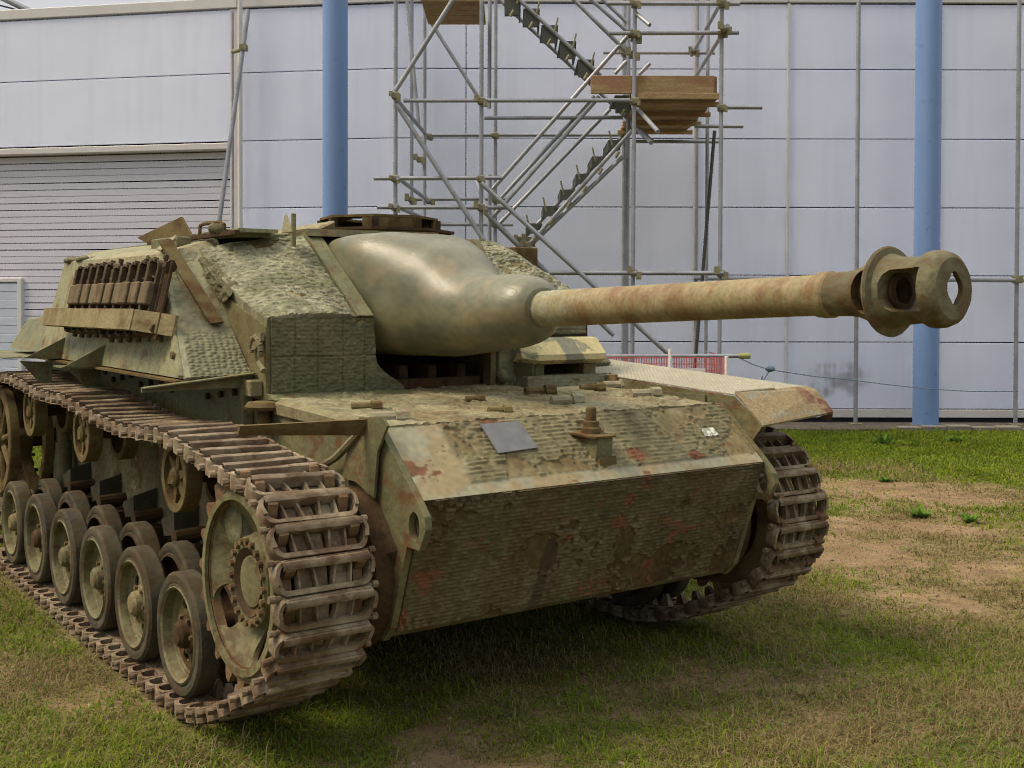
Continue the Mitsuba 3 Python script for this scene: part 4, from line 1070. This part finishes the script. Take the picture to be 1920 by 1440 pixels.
scene['bar_paint'] = bumped(principled(paint((0.25, 0.21, 0.12), (0.32, 0.27, 0.165), (0.15, 0.09, 0.035), 0.54), 0.75, spec=0.25), coarse)

# ---- driver's visor and what stands beside it
for s_ in (0,):
    put(G + '__side_block', cat(bx(1.228, 1.315, 0.345, 0.505, 1.282, 1.64, 0.006)), 'scab')
    put(G + '__side_block_frame', bx(1.226, 1.298, 0.305, 0.344, 1.282, 1.64, 0.004), 'hull_paint')
    for y in (0.365, 0.49):
        put(G + '__side_block_bolt', trimesh.creation.icosphere(2, 0.03).apply_transform(np.diag([1, 1, 1.3, 1])).apply_translation((1.318, y, 1.335)), 'scab', 40)
m, c = slab(lambda v: ((1.302, 0.506, 1.645 - 0.115 * v), (1.302, 0.93, 1.645 - 0.115 * v)), 120, 34, zimmer(0.022, 0.006, 71, 0.4, np.array([0.2, 0.195, 0.14]), np.array([0.25, 0.24, 0.175]), red=0.9, lumps=0.01), 0.07)
put_vc(G + '__driver_front_plate', m, c, 'zimmerit', True)
put(G + '__driver_front_frame', cat(bx(1.229, 1.30, 0.506, 0.58, 1.285, 1.529), bx(1.229, 1.30, 0.845, 0.93, 1.285, 1.529), bx(1.229, 1.30, 0.581, 0.844, 1.395, 1.529), bx(1.229, 1.30, 0.581, 0.844, 1.285, 1.335)), 'hull_paint')
put(G + '__visor_port', bx(1.231, 1.25, 0.581, 0.844, 1.336, 1.394), 'dark_inside')
VS = G + '__driver_visor'
prof = [(1.315, 1.535), (1.375, 1.528), (1.452, 1.448), (1.452, 1.418), (1.40, 1.395), (1.315, 1.395)]
v1 = [(x, y, z) for (x, z) in prof for y in (0.50, 0.952)]
v1 += [(x, 0.435, z) for (x, z) in ((1.315, 1.50), (1.37, 1.48), (1.40, 1.43), (1.315, 1.41))]
put(VS + '__flap', hull(v1), 'visor_paint')
put(VS + '__lower_frame', cat(bx(1.302, 1.395, 0.52, 0.58, 1.29, 1.393, 0.004), bx(1.302, 1.395, 0.844, 0.93, 1.29, 1.393, 0.004), bx(1.302, 1.390, 0.581, 0.843, 1.29, 1.338, 0.004)), 'hull_paint')
put(VS + '__end_cheek', hull([(1.31, 0.455, 1.29), (1.39, 0.50, 1.29), (1.31, 0.515, 1.29), (1.39, 0.518, 1.29), (1.31, 0.44, 1.40), (1.41, 0.49, 1.41), (1.31, 0.515, 1.394), (1.39, 0.518, 1.394)]), 'hull_paint')
put(VS + '__slot_top', bx(1.302, 1.32, 0.50, 0.93, 1.537, 1.548), 'dark_inside')
m, c = slab(lambda v: ((1.43 + 0.045 * v, 0.44 - 0.035 * v, 1.336 - 0.075 * v), (1.43 + 0.045 * v, 1.0 + 0.04 * v, 1.336 - 0.075 * v)), 150, 30, zimmer(0.02, 0.004, 81, 0.2, np.array([0.19, 0.19, 0.145]), np.array([0.235, 0.23, 0.175]), red=0.9), 0.06)
put_vc(G + '__visor_sill', m, c, 'zimmerit', True)
put(G + '__visor_sill', hull([(1.43, 0.44, 1.334), (1.43, 1.0, 1.334), (1.36, 0.45, 1.334), (1.36, 0.99, 1.334), (1.46, 0.42, 1.27), (1.46, 1.02, 1.27), (1.34, 0.42, 1.27), (1.34, 1.02, 1.27)]), 'scab')
put(G + '__end_post', bx(1.18, 1.262, 0.932, 0.985, 1.285, 1.62, 0.006), 'dark_rust')
put(G + '__roof_side_box', bx(0.30, 0.50, 1.05, 1.22, 1.90, 2.06, 0.006), 'rusty_steel')

# ---- left mudguard (right in view)
FN = G + '__mudguard'


def fender_relief(P, U, V):
    a, b = (U + V) / 0.030, (U - V) / 0.030
    g = np.maximum(np.exp(-((a - np.round(a)) / 0.10) ** 2), np.exp(-((b - np.round(b)) / 0.10) ** 2))
    d = -0.0030 * g
    c = cm(np.array([0.24, 0.23, 0.17]), np.array([0.315, 0.305, 0.235]), FB(P, 0.2, 3, 91))
    c = cm(c, np.array([0.14, 0.115, 0.07]), 0.85 * g)
    return d, c * (0.85 + 0.3 * N(P, 0.015, 92))[..., None]


m, c = slab(lambda v: ((0.65 + 1.73 * v, 0.955, 1.372 - 0.087 * v), (0.55 + 1.85 * v, 1.45, 1.400 - 0.095 * v)), 120, 330, fender_relief, 0.006)
put_vc(FN + '__tread_plate', m, c, 'zimmerit', True)
put(FN + '__inner_side', prism_y([(0.65, 1.363), (2.375, 1.276), (2.55, 1.150), (2.46, 1.04), (2.30, 1.20), (0.65, 1.21)], 0.945, 0.954), 'hull_paint')
put(FN + '__front_flap', plate([(2.382, 0.950, 1.288), (2.405, 1.42, 1.306), (2.455, 1.452, 1.285), (2.54, 1.465, 1.185), (2.552, 0.950, 1.150)], 0.010), 'fender_paint')
put(FN + '__corner_gusset', hull([(2.50, 1.455, 1.175), (2.545, 1.46, 1.18), (2.53, 1.462, 1.145), (2.50, 1.40, 1.16), (2.505, 1.462, 1.15)]), 'dark_rust')
put(FN + '__outer_lip', bx(0.6, 2.38, 1.452, 1.462, 1.26, 1.292), 'hull_paint')
put(FN + '__stiffener', bx(1.15, 2.2, 0.933, 0.944, 1.238, 1.272), 'wood_strip')
scene['wood_strip'] = bumped(principled(paint((0.16, 0.155, 0.09), (0.2, 0.19, 0.11), (0.1, 0.06, 0.03)), 0.8), coarse)
put(FN + '__hinge', tube((2.372, 0.965, 1.292), (2.398, 1.2, 1.302), 0.008, 8), 'fender_paint', 30)
put(FN + '__loose_lug', bx(1.50, 1.56, 0.925, 0.944, 1.30, 1.34, 0.004), 'tooth_steel')

# ---- gun mantlet: one smooth casting lofted along the gun
ks = np.array([0.80, 0.95, 1.10, 1.235, 1.43, 1.524, 1.637, 1.75, 1.90, 2.02, 2.085, 2.115])
zt = np.array([2.055, 2.066, 2.068, 2.045, 1.985, 1.925, 1.862, 1.844, 1.842, 1.832, 1.808, 1.775])
zb = np.array([1.46, 1.455, 1.45, 1.448, 1.452, 1.458, 1.472, 1.485, 1.502, 1.525, 1.555, 1.592])
yl = np.array([-0.386, -0.386, -0.378, -0.335, -0.262, -0.235, -0.205, -0.186, -0.172, -0.150, -0.118, -0.085])
yr = np.array([0.375, 0.372, 0.365, 0.345, 0.285, 0.255, 0.228, 0.212, 0.200, 0.185, 0.150, 0.118])
xs = np.concatenate([np.linspace(0.80, 2.0, 110), np.linspace(2.008, 2.115, 24)])
from scipy.interpolate import PchipInterpolator as PC
na = 150
A = np.linspace(0, 2 * np.pi, na, endpoint=False)
zt_, zb_, yl_, yr_ = (PC(ks, q)(xs) for q in (zt, zb, yl, yr))
ex = PC([0.8, 1.0, 1.2, 1.42, 1.65, 2.2], [7.0, 5.5, 3.6, 2.5, 2.1, 2.0])(xs)
V = []
for i, x in enumerate(xs):
    ca, sa = np.cos(A), np.sin(A)
    r = (np.abs(ca) ** ex[i] + np.abs(sa) ** ex[i]) ** (-1 / ex[i])
    y = (yl_[i] + yr_[i]) / 2 + (yr_[i] - yl_[i]) / 2 * r * ca
    z = (zt_[i] + zb_[i]) / 2 + (zt_[i] - zb_[i]) / 2 * r * sa
    V.append(np.stack([np.full(na, x), y, z], -1))
V = np.array(V)
for _ in range(3):
    V[1:-1] = (V[:-2] + 2 * V[1:-1] + V[2:]) / 4
nx_ = len(xs)
V = V.reshape(-1, 3)
f = []
ii = np.arange(nx_ * na).reshape(nx_, na)
q = np.stack([ii[:-1], np.roll(ii[:-1], -1, 1), np.roll(ii[1:], -1, 1), ii[1:]], -1).reshape(-1, 4)
f = np.vstack([q[:, [0, 2, 1]], q[:, [0, 3, 2]]])
tip = len(V)
V = np.vstack([V, [[2.118, 0.02, 1.686]]])
f = np.vstack([f, np.stack([ii[-1], np.full(na, tip), np.roll(ii[-1], -1)], -1)])
mm = trimesh.Trimesh(V, f, process=False)
mm.fix_normals()
if mm.vertex_normals[ii[40, na // 4], 2] < 0:
    mm.invert()
nr = mm.vertex_normals
mm.vertices += nr * (0.008 * (FB(V, 0.16, 2, 101) - 0.5) + 0.0008 * (N(V, 0.025, 102) - 0.5))[:, None]
mc_ = cm(np.array([0.098, 0.100, 0.055]), np.array([0.135, 0.132, 0.078]), sst(0.35, 0.65, FB(V, 0.2, 3, 103)))
mc_ = cm(mc_, np.array([0.20, 0.17, 0.075]), 0.7 * sst(0.45, 0.65, FB(V, 0.14, 3, 104)) * sst(1.75, 1.5, V[:, 2]))
mc_ = cm(mc_, np.array([0.22, 0.155, 0.085]), 0.35 * sst(0.54, 0.72, FB(V, 0.11, 5, 105)))
mc_ *= (0.85 + 0.3 * N(V, 0.02, 106))[:, None]
put_vc(G + '__mantlet', mm, mc_, 'mantlet_paint', True)

# ---- barrel and muzzle brake, along their own axis
GA = np.array([1.0, 0.0, 0.0335])
GA /= np.linalg.norm(GA)
GM = np.eye(4)
GM[:3, 0] = GA
GM[:3, 1] = [0, 1, 0]
GM[:3, 2] = np.cross(GA, [0, 1, 0])
GM[:3, 3] = [2.04, 0.02, 1.683]
bl = [(0.0, -0.1), (0.079, -0.1), (0.0785, 0.2), (0.0745, 0.7), (0.071, 1.2), (0.0685, 1.565), (0.074, 1.575), (0.0775, 1.60), (0.0775, 1.628), (0.071, 1.636), (0.0, 1.636)]
br_ = [bl[0]]
for (r0, h0), (r1, h1) in zip(bl[:-1], bl[1:]):
    n = max(1, int(abs(h1 - h0) / 0.03))
    br_ += [(r0 + (r1 - r0) * t, h0 + (h1 - h0) * t) for t in np.linspace(0, 1, n + 1)[1:]]
bm = lathe(br_, 56, 'x')
put(G + '__barrel', bm.apply_transform(GM), 'barrel_paint', 35)
outer = [(0.0, 1.634), (0.070, 1.634), (0.072, 1.66), (0.073, 1.70), (0.078, 1.74), (0.090, 1.775), (0.108, 1.812), (0.126, 1.832), (0.140, 1.842), (0.143, 1.850), (0.138, 1.857), (0.118, 1.864), (0.108, 1.890), (0.104, 1.935), (0.102, 1.96), (0.105, 1.985), (0.116, 2.000), (0.118, 2.012), (0.117, 2.036), (0.109, 2.058), (0.093, 2.071), (0.0, 2.076)]
bk = man(lathe(outer, 64, 'x'))


def cyl_x(r0, r1, h0, h1):
    return man(lathe([(0, h0), (r0, h0), (r1, h1), (0, h1)], 40, 'x'))


bk = bk - cyl_x(0.040, 0.040, 1.60, 2.2)
bk = bk - cyl_x(0.050, 0.053, 1.98, 2.12).scale((1, 0.56, 1))
port = m3.Manifold.hull_points(np.array([(x, y, z) for y in (-0.3, 0.3) for (x, z) in ((1.882, -0.025), (1.890, -0.050), (1.91, -0.064), (2.020, -0.066), (2.020, 0.066), (1.91, 0.064), (1.890, 0.050), (1.882, 0.025))], np.float32))
port2 = m3.Manifold.hull_points(np.array([(x, y, z) for y in (-0.3, 0.3) for (x, z) in ((1.765, -0.02), (1.775, -0.055), (1.795, -0.066), (1.838, -0.070), (1.838, 0.070), (1.795, 0.066), (1.775, 0.055), (1.765, 0.02))], np.float32))
inner_keep = cyl_x(0.062, 0.062, 1.72, 1.84)
far_port = m3.Manifold.hull_points(np.array([(x, y, z) for x in (1.93, 2.058) for y in (0.01, 0.3) for z in (-0.075, 0.075)], np.float32))
bk = bk - port - port2 - far_port
bk = bk.refine_to_length(0.012)
bkm = unman(bk)
bkm.merge_vertices()
nn = bkm.vertex_normals
bkm.vertices += nn * (0.0018 * (FB(bkm.vertices, 0.02, 3, 121) - 0.5))[:, None]
put(G + '__muzzle_brake', bkm.apply_transform(GM), 'brake_paint', 28)
put(G + '__bore_sleeve', (lambda: (lathe([(0.042, 1.64), (0.058, 1.64), (0.058, 1.885), (0.064, 1.887), (0.064, 1.897), (0.058, 1.90), (0.042, 1.90)], 40, 'x')).apply_transform(GM))(), 'dark_rust', 35)

# ---- tracks
cS, rS = np.array([2.14, 0.68]), 0.375
ang = np.radians(np.arange(98, -70, -6))
path = [(-2.05, 1.20), (-1.75, 1.225), (-1.5, 1.235), (-1.3, 1.23), (-0.9, 1.195), (-0.55, 1.178), (-0.17, 1.192), (0.2, 1.15), (0.6, 1.112), (1.0, 1.122), (1.25, 1.142), (1.5, 1.125), (1.78, 1.085)]
path += [(cS[0] + rS * math.cos(a), cS[1] + rS * math.sin(a)) for a in ang]
path += [(1.87, 0.120), (1.62, 0.052), (1.43, 0.04), (0.6, 0.036), (-0.6, 0.036), (-1.58, 0.04), (-1.75, 0.075), (-2.0, 0.27)]
path += [(-2.05 + 0.40 * math.cos(a), 0.80 + 0.40 * math.sin(a)) for a in np.radians(np.arange(245, 92, -10))]
path = np.array(path)
for _ in range(2):
    nxt = np.roll(path, -1, 0)
    path = np.stack([0.75 * path + 0.25 * nxt, 0.25 * path + 0.75 * nxt], 1).reshape(-1, 2)
cl = np.vstack([path, path[:1]])
sl = np.concatenate([[0], np.cumsum(np.linalg.norm(np.diff(cl, axis=0), axis=1))])
NL = int(round(sl[-1] / 0.121))
stuff = []
for side, yc in ((0, -1.245), (1, 1.245)):
    TK = G + '__track' + ('' if side == 0 else '_001')
    for i in range(NL):
        s = ((i + (0.3 if side else 0.05)) / NL) * sl[-1]
        h = 0.5 * sl[-1] / NL
        a = np.array([np.interp((s - h) % sl[-1], sl, cl[:, j]) for j in (0, 1)])
        b = np.array([np.interp((s + h) % sl[-1], sl, cl[:, j]) for j in (0, 1)])
        t = (b - a) / np.linalg.norm(b - a)
        M = np.eye(4)
        roll = 0.012 * rng.standard_normal()
        tx = np.array([t[0], 0, t[1]])
        nz = np.cross(tx, [0, 1, 0])
        M[:3, 0], M[:3, 2] = tx, nz
        M[:3, 1] = np.array([0, 1, 0]) + roll * nz
        M[:3, 3] = [(a[0] + b[0]) / 2, yc + 0.003 * rng.standard_normal(), (a[1] + b[1]) / 2]
        again(TK + '__link', LINKS[int(rng.integers(4))], M)
    # sprocket teeth standing through the link windows, one row of stubs for each ring
    SK = G + '__sprocket' + ('' if side == 0 else '_001')
    sg_ = -1 if side == 0 else 1
    for q, yy in enumerate((yc - 0.137, yc + 0.137)):
        th = []
        n = 20
        P_ = []
        for k in range(n):
            a0 = 2 * np.pi * (k + 0.27) / n
            for da, r in ((-0.36, 0.345), (-0.22, 0.352), (-0.11, 0.398), (-0.05, 0.412), (0.05, 0.412), (0.11, 0.398), (0.22, 0.352)):
                P_.append((cS[0] + r * math.cos(a0 + da * 2 * np.pi / n * 1.2), cS[1] + r * math.sin(a0 + da * 2 * np.pi / n * 1.2)))
        ring = unary_union([sg.Point(*cS).buffer(0.358, 32)] + [sg.Polygon([(cS[0] + r * math.cos(2 * np.pi * (k + da) / n), cS[1] + r * math.sin(2 * np.pi * (k + da) / n)) for da, r in ((-0.36, 0.33), (-0.25, 0.375), (-0.10, 0.408), (0.08, 0.412), (0.22, 0.378), (0.36, 0.33))]) for k in range(n)]).difference(sg.Point(*cS).buffer(0.30, 16))
        put(SK + '__tooth_ring', prism_y(ring, yy - 0.018, yy + 0.018), 'tooth_steel')
    # the dished discs with round holes
    disc = sg.Point(*cS).buffer(0.345, 24)
    hs = []
    for k in range(4):
        a0 = math.radians(125 + 88 * k)
        hs.append(affinity.rotate(affinity.scale(sg.Point(cS[0] + 0.243 * math.cos(a0), cS[1] + 0.243 * math.sin(a0)).buffer(0.080, 10), 0.85, 1.05), math.degrees(a0)))
    web = disc.difference(unary_union(hs))
    yo = yc + sg_ * 0.158
    wm = prism_y(web, min(yo, yo - sg_ * 0.022), max(yo, yo - sg_ * 0.022))
    wv, wf = trimesh.remesh.subdivide_to_size(wm.vertices, wm.faces, 0.05)
    wr = np.hypot(wv[:, 0] - cS[0], wv[:, 2] - cS[1])
    wv[:, 1] -= sg_ * 0.082 * sst(0.335, 0.15, wr)
    wm = trimesh.Trimesh(wv, wf)
    put(SK + '__disc', wm, 'wheel_paint', 30)
    rim = sg.Point(*cS).buffer(0.332, 28).difference(sg.Point(*cS).buffer(0.306, 28))
    put(SK + '__rim', prism_y(rim, min(yo + sg_ * 0.001, yo + sg_ * 0.016), max(yo + sg_ * 0.001, yo + sg_ * 0.016)), 'wheel_paint')
    put(SK + '__rim', prism_y(sg.Point(*cS).buffer(0.345, 28).difference(sg.Point(*cS).buffer(0.26, 28)), min(yc - sg_ * 0.10, yc - sg_ * 0.16), max(yc - sg_ * 0.10, yc - sg_ * 0.16)), 'rusty_steel')
    yo = yo - sg_ * 0.086
    hub = [(0.0, 0.0), (0.185, 0.0), (0.172, 0.022), (0.166, 0.048), (0.155, 0.054), (0.125, 0.052), (0.118, 0.035), (0.10, 0.030), (0.092, 0.045), (0.0, 0.052)]
    hm = lathe([(r, yo + sg_ * h) for r, h in hub], 40, 'y').apply_translation((cS[0], 0, cS[1]))
    put(SK + '__hub', hm, 'wheel_paint', 35)
    put(SK + '__hub_ring', lathe([(r, yo + sg_ * h) for r, h in ((0.098, 0.032), (0.126, 0.0525), (0.126, 0.056), (0.096, 0.037))], 40, 'y').apply_translation((cS[0], 0, cS[1])), 'dark_rust', 35)
    for k in range(20):
        a0 = 2 * np.pi * k / 20
        p = np.array([cS[0] + 0.147 * math.cos(a0), yo + sg_ * 0.050, cS[1] + 0.150 * math.sin(a0)])
        put(SK + '__hub_bolt', tube(p, p + [0, sg_ * 0.018, 0], 0.0135, 7), 'bolt_steel')
    put(SK + '__mud_fill', trimesh.creation.icosphere(3, 0.085).apply_transform(np.diag([1, 0.15, 1.0, 1])).apply_translation((cS[0] + 0.243 * math.cos(math.radians(125)), yo + sg_ * 0.052, cS[1] + 0.243 * math.sin(math.radians(125)))), 'scab', True)
    put(G + '__final_drive', lathe([(0.0, sg_ * 0.93), (0.31, sg_ * 0.93), (0.30, sg_ * 1.0), (0.2, sg_ * 1.03), (0.16, sg_ * 1.10), (0.11, sg_ * 1.25), (0, sg_ * 1.25)], 32, 'y').apply_translation((2.14, 0, 0.68)), 'dark_rust', 35)
    put(G + '__drive_shroud', hull([(2.47, sg_ * 0.931, 0.80), (2.42, sg_ * 0.96, 0.78), (2.36, sg_ * 0.931, 0.48), (2.30, sg_ * 0.97, 0.52), (2.2, sg_ * 0.99, 0.92), (2.3, sg_ * 0.931, 1.0), (1.9, sg_ * 0.98, 0.5)]), 'dark_rust')
scene['bolt_steel'] = bumped(principled(paint((0.15, 0.10, 0.045), (0.2, 0.14, 0.065), (0.1, 0.05, 0.02)), 0.8), coarse)


def road_wheel(x, sgn, k, lab=None):
    RW = free(G + '__road_wheel')
    yo = sgn * 1.385
    zc = 0.32
    ty = lambda q: lathe([(r, sgn * h) for r, h in ((0.205, 1.385 - q), (0.212, 1.381 - q), (0.225, 1.387 - q), (0.248, 1.385 - q), (0.260, 1.374 - q), (0.260, 1.302 - q), (0.252, 1.292 - q), (0.205, 1.292 - q))], 48, 'y').apply_translation((x, 0, zc))
    put(RW + '__tyre', ty(0.0), 'tyre_rubber', 30)
    put(RW + '__tyre', ty(0.187), 'tyre_rubber', 30)
    rim = [(0.204, 1.382), (0.196, 1.388), (0.188, 1.380), (0.182, 1.342), (0.175, 1.336), (0.168, 1.336), (0.160, 1.330), (0.160, 1.318), (0.204, 1.318)]
    put(RW + '__rim', lathe([(r, sgn * h) for r, h in rim], 44, 'y').apply_translation((x, 0, zc)), 'wheel_paint', 30)
    web = sg.Point(x, zc).buffer(0.166, 20)
    hs = []
    rot = rng.random() * 45
    for j in range(8):
        a0 = math.radians(45 * j + rot)
        if j % 4 != 3 or k % 2:
            hs.append(affinity.rotate(affinity.scale(sg.Point(x + 0.122 * math.cos(a0), zc + 0.122 * math.sin(a0)).buffer(0.034, 6), 0.7, 1.0), math.degrees(a0)))
    web = web.difference(unary_union(hs))
    y0, y1 = sorted((sgn * 1.320, sgn * 1.329))
    put(RW + '__web', prism_y(web, y0, y1), ('rusty_steel', 'wheel_paint', 'hull_paint')[k % 3])
    hub = [(0.0, 1.330), (0.086, 1.330), (0.080, 1.343), (0.058, 1.348), (0.054, 1.376), (0.040, 1.390), (0.0, 1.395)]
    put(RW + '__hub_cap', lathe([(r, sgn * h) for r, h in hub], 28, 'y').apply_translation((x, 0, zc)), ('dark_rust', 'bar_paint', 'hull_paint', 'wheel_paint')[k % 4], 35)
    for j in range(6):
        a0 = 2 * np.pi * j / 6 + k
        p = np.array([x + 0.078 * math.cos(a0), sgn * 1.342, zc + 0.072 * math.sin(a0)])
        put(RW + '__hub_bolt', tube(p, p + [0, sgn * 0.018, 0], 0.010, 6), 'bolt_steel')
    put(RW + '__inner_rim', lathe([(r, sgn * h) for r, h in ((0.204, 1.20), (0.196, 1.203), (0.185, 1.19), (0.18, 1.15), (0.06, 1.14), (0.06, 1.12), (0.204, 1.11))], 36, 'y').apply_translation((x, 0, zc)), 'dark_rust', 30)
    put(RW + '__axle', tube((x, sgn * 0.93, zc + 0.02), (x, sgn * 1.33, zc), 0.055, 14), 'dark_rust', 35)


for sgn in (-1, 1):
    for k in range(6):
        road_wheel(1.43 - 0.6015 * k, sgn, k)
    # return rollers
    for x, zc in ((1.25, 0.955), (-0.172, 1.012), (-1.30, 1.045)):
        RR = free(G + '__return_roller')
        for q in (0.0, 0.19):
            put(RR + '__ring', lathe([(r, sgn * (h - q)) for r, h in ((0.118, 1.335), (0.152, 1.335), (0.155, 1.330), (0.155, 1.262), (0.118, 1.262))], 36, 'y').apply_translation((x, 0, zc)), 'rusty_steel', 30)
        for j in range(6):
            a0 = 2 * np.pi * j / 6 + 0.3
            d = np.array([math.cos(a0), 0, math.sin(a0)])
            s_ = np.array([-d[2], 0, d[0]])
            pa, pb_ = np.array([x, sgn * 1.31, zc]) + d * 0.035, np.array([x, sgn * 1.31, zc]) + d * 0.121
            put(RR + '__spoke', hull([p + s_ * e * w_ + np.array([0, sgn * h, 0]) for p, w_ in ((pa, 0.020), (pb_, 0.012)) for e in (-1, 1) for h in (-0.012, 0.012)]), 'rusty_steel')
        put(RR + '__hub', lathe([(0, sgn * 1.28), (0.042, sgn * 1.28), (0.042, sgn * 1.335), (0.03, sgn * 1.345), (0, sgn * 1.345)], 18, 'y').apply_translation((x, 0, zc)), 'rusty_steel', 35)
        put(RR + '__axle', tube((x, sgn * 0.93, zc), (x, sgn * 1.30, zc), 0.035, 12), 'dark_rust', 35)
    # idler
    ID = free(G + '__idler')
    for q in (0.0, 0.21):
        put(ID + '__ring', lathe([(r, sgn * (h - q)) for r, h in ((0.30, 1.36), (0.352, 1.36), (0.36, 1.352), (0.36, 1.30), (0.30, 1.30))], 44, 'y').apply_translation((-2.05, 0, 0.80)), 'rusty_steel', 30)
    put(ID + '__hub', lathe([(0, sgn * 1.15), (0.07, sgn * 1.15), (0.07, sgn * 1.36), (0, sgn * 1.37)], 20, 'y').apply_translation((-2.05, 0, 0.80)), 'rusty_steel', 35)
    for j in range(8):
        a0 = 2 * np.pi * j / 8 + 0.2
        put(ID + '__spoke', tube((-2.05 + 0.05 * math.cos(a0), sgn * 1.33, 0.80 + 0.05 * math.sin(a0)), (-2.05 + 0.31 * math.cos(a0), sgn * 1.33, 0.80 + 0.31 * math.sin(a0)), 0.022, 8), 'rusty_steel', 35)
    put(ID + '__axle', tube((-2.05, sgn * 0.9, 0.80), (-2.05, sgn * 1.3, 0.80), 0.06, 12), 'dark_rust', 35)
    # bump stops over the swing arms
    for k in range(5):
        x = 1.43 - 0.6015 * k - 0.99 + 0.45 - 0.0
        x = 0.42 - 0.63 * k if k < 4 else -2.0
        y0, y1 = sgn * 0.931, sgn * 1.07
        put(G + '__bump_stop', hull([(x - 0.10, y0, 0.62), (x + 0.10, y0, 0.70), (x + 0.10, y0, 0.50), (x - 0.06, y0, 0.46), (x - 0.10, y1, 0.60), (x + 0.09, y1, 0.66), (x + 0.09, y1, 0.55), (x - 0.06, y1, 0.52)]), 'dark_steel')
        put(G + '__bump_stop', tube((x + 0.16, y0, 0.56), (x + 0.17, sgn * 1.10, 0.555), 0.035, 10), 'dark_rust', 35)
    for k in range(6):
        x = 1.43 - 0.6015 * k
        put(G + '__swing_arm', hull([(x + dx * 0.05, sgn * yy, 0.32 + dz * 0.05) for dx in (-1, 1) for dz in (-1, 1) for yy in (0.96, 1.06)] + [(x + 0.33 + dx * 0.06, sgn * yy, 0.44 + dz * 0.06) for dx in (-1, 1) for dz in (-1, 1) for yy in (0.935, 1.03)]), 'dark_rust')
    put(G + '__shock_absorber', cat(tube((-1.72, sgn * 1.03, 0.42), (-1.72, sgn * 1.03, 0.80), 0.058, 16), tube((-1.72, sgn * 1.03, 0.80), (-1.72, sgn * 1.03, 1.06), 0.045, 16), tube((-1.72, sgn * 0.93, 1.04), (-1.72, sgn * 1.09, 1.04), 0.05, 12)), 'green_paint', 35)
    # paste on the hull side between the wheels
    e = (lambda v: ((-1.9, -0.936, 1.02 - 0.55 * v), (1.85, -0.936, 1.02 - 0.55 * v))) if sgn < 0 else (lambda v: ((1.85, 0.936, 1.02 - 0.55 * v), (-1.9, 0.936, 1.02 - 0.55 * v)))
    m, c = slab(e, 420, 70, zimmer(0.022, 0.005, 131, 0.36, np.array([0.15, 0.14, 0.09]), np.array([0.205, 0.19, 0.125]), red=0.95), 0.004)
    put_vc(G + '__hull_paste', m, c, 'zimmerit', True)
scene['dark_steel'] = bumped(principled(paint((0.055, 0.052, 0.04), (0.085, 0.08, 0.06), (0.06, 0.04, 0.025)), 0.85, spec=0.2), grain)

# ---- rear: engine deck, exhaust box, tail
put(G + '__engine_deck', hull([(-1.36, -0.9, 1.37), (-1.36, 0.9, 1.37), (-1.36, -0.85, 1.82), (-1.36, 0.85, 1.82), (-2.5, -0.85, 1.35), (-2.5, 0.85, 1.35), (-2.45, -0.8, 1.68), (-2.45, 0.8, 1.68), (-2.62, -0.8, 1.1), (-2.62, 0.8, 1.1)]), 'green_paint')
put(G + '__air_intake', hull([(-1.45, -1.22, 1.40), (-2.35, -1.22, 1.40), (-1.45, -0.86, 1.40), (-2.35, -0.86, 1.40), (-1.45, -1.10, 1.60), (-2.25, -1.12, 1.60), (-1.45, -0.86, 1.66), (-2.25, -0.86, 1.66)]), 'green_paint')
put(G + '__rear_mudguard', bx(-2.75, -1.45, -1.45, -0.94, 1.365, 1.372), 'green_paint')
put(G + '__rear_mudguard', bx(-2.75, -1.45, 0.94, 1.45, 1.365, 1.372), 'green_paint')
put(G + '__tail_plate', bx(-2.70, -2.63, -0.9, 0.9, 0.7, 1.34, 0.01), 'hull_paint')
put(G + '__roof_debris', cat(*[rough(trimesh.creation.icosphere(2, 0.022 + 0.02 * rng.random()).apply_transform(np.diag([1.8, 1.2, 0.6, 1])), 0.02, 0.02, 400 + i).apply_translation((-1.20 + 0.075 * i, -1.10 + 0.05 * (i % 3), 1.972)) for i in range(6)]), 'scab', 60)
put(G + '__sponson_top_paste', cat(*[trimesh.creation.icosphere(2, 0.5).apply_transform(np.diag([0.22, 0.06, 0.05, 1])).apply_translation((-1.0 + 0.13 * i, -1.10, 1.955)) for i in range(0)] or [bx(-0.02, 0.0, -1.05, -1.03, 1.95, 1.97)]), 'scab', 40)

# ---- a few weeds standing above the lawn
for i, (x, y, s) in enumerate(((0.60, 5.05, 1.0), (-0.7, 6.4, 0.8), (-2.6, 9.0, 1.5), (0.95, 5.2, 0.9), (-2.2, 9.9, 1.2))):
    lf = []
    for j in range(46):
        a, el, L_ = rng.random() * 6.283, 0.12 + 0.75 * rng.random(), s * (0.06 + 0.08 * rng.random())
        d = np.array([math.cos(a) * math.cos(el), math.sin(a) * math.cos(el), math.sin(el)])
        sd = np.array([-math.sin(a), math.cos(a), 0]) * 0.018 * s
        b = np.array([x, y, 0.0]) + np.array([rng.normal() * 0.02 * s, rng.normal() * 0.02 * s, 0])
        lf.append((b, b + d * L_ * 0.5 + sd, b + d * L_, b + d * L_ * 0.5 - sd))
    v = np.array(lf).reshape(-1, 3)
    q = np.arange(len(lf))[:, None] * 4
    ff = np.vstack([q + [[0, 1, 2]], q + [[0, 2, 3]]])
    k = put('weed', trimesh.Trimesh(v, ff, process=False), 'weed_leaf')
    tag(k, ['leafy weed in the bare soil right of the far track', 'low weed behind the bare soil patch', 'tall weed near the pillar foot', 'small weed at the edge of the bare soil', 'bushy weed in the green strip by the wall'][i], 'weed')
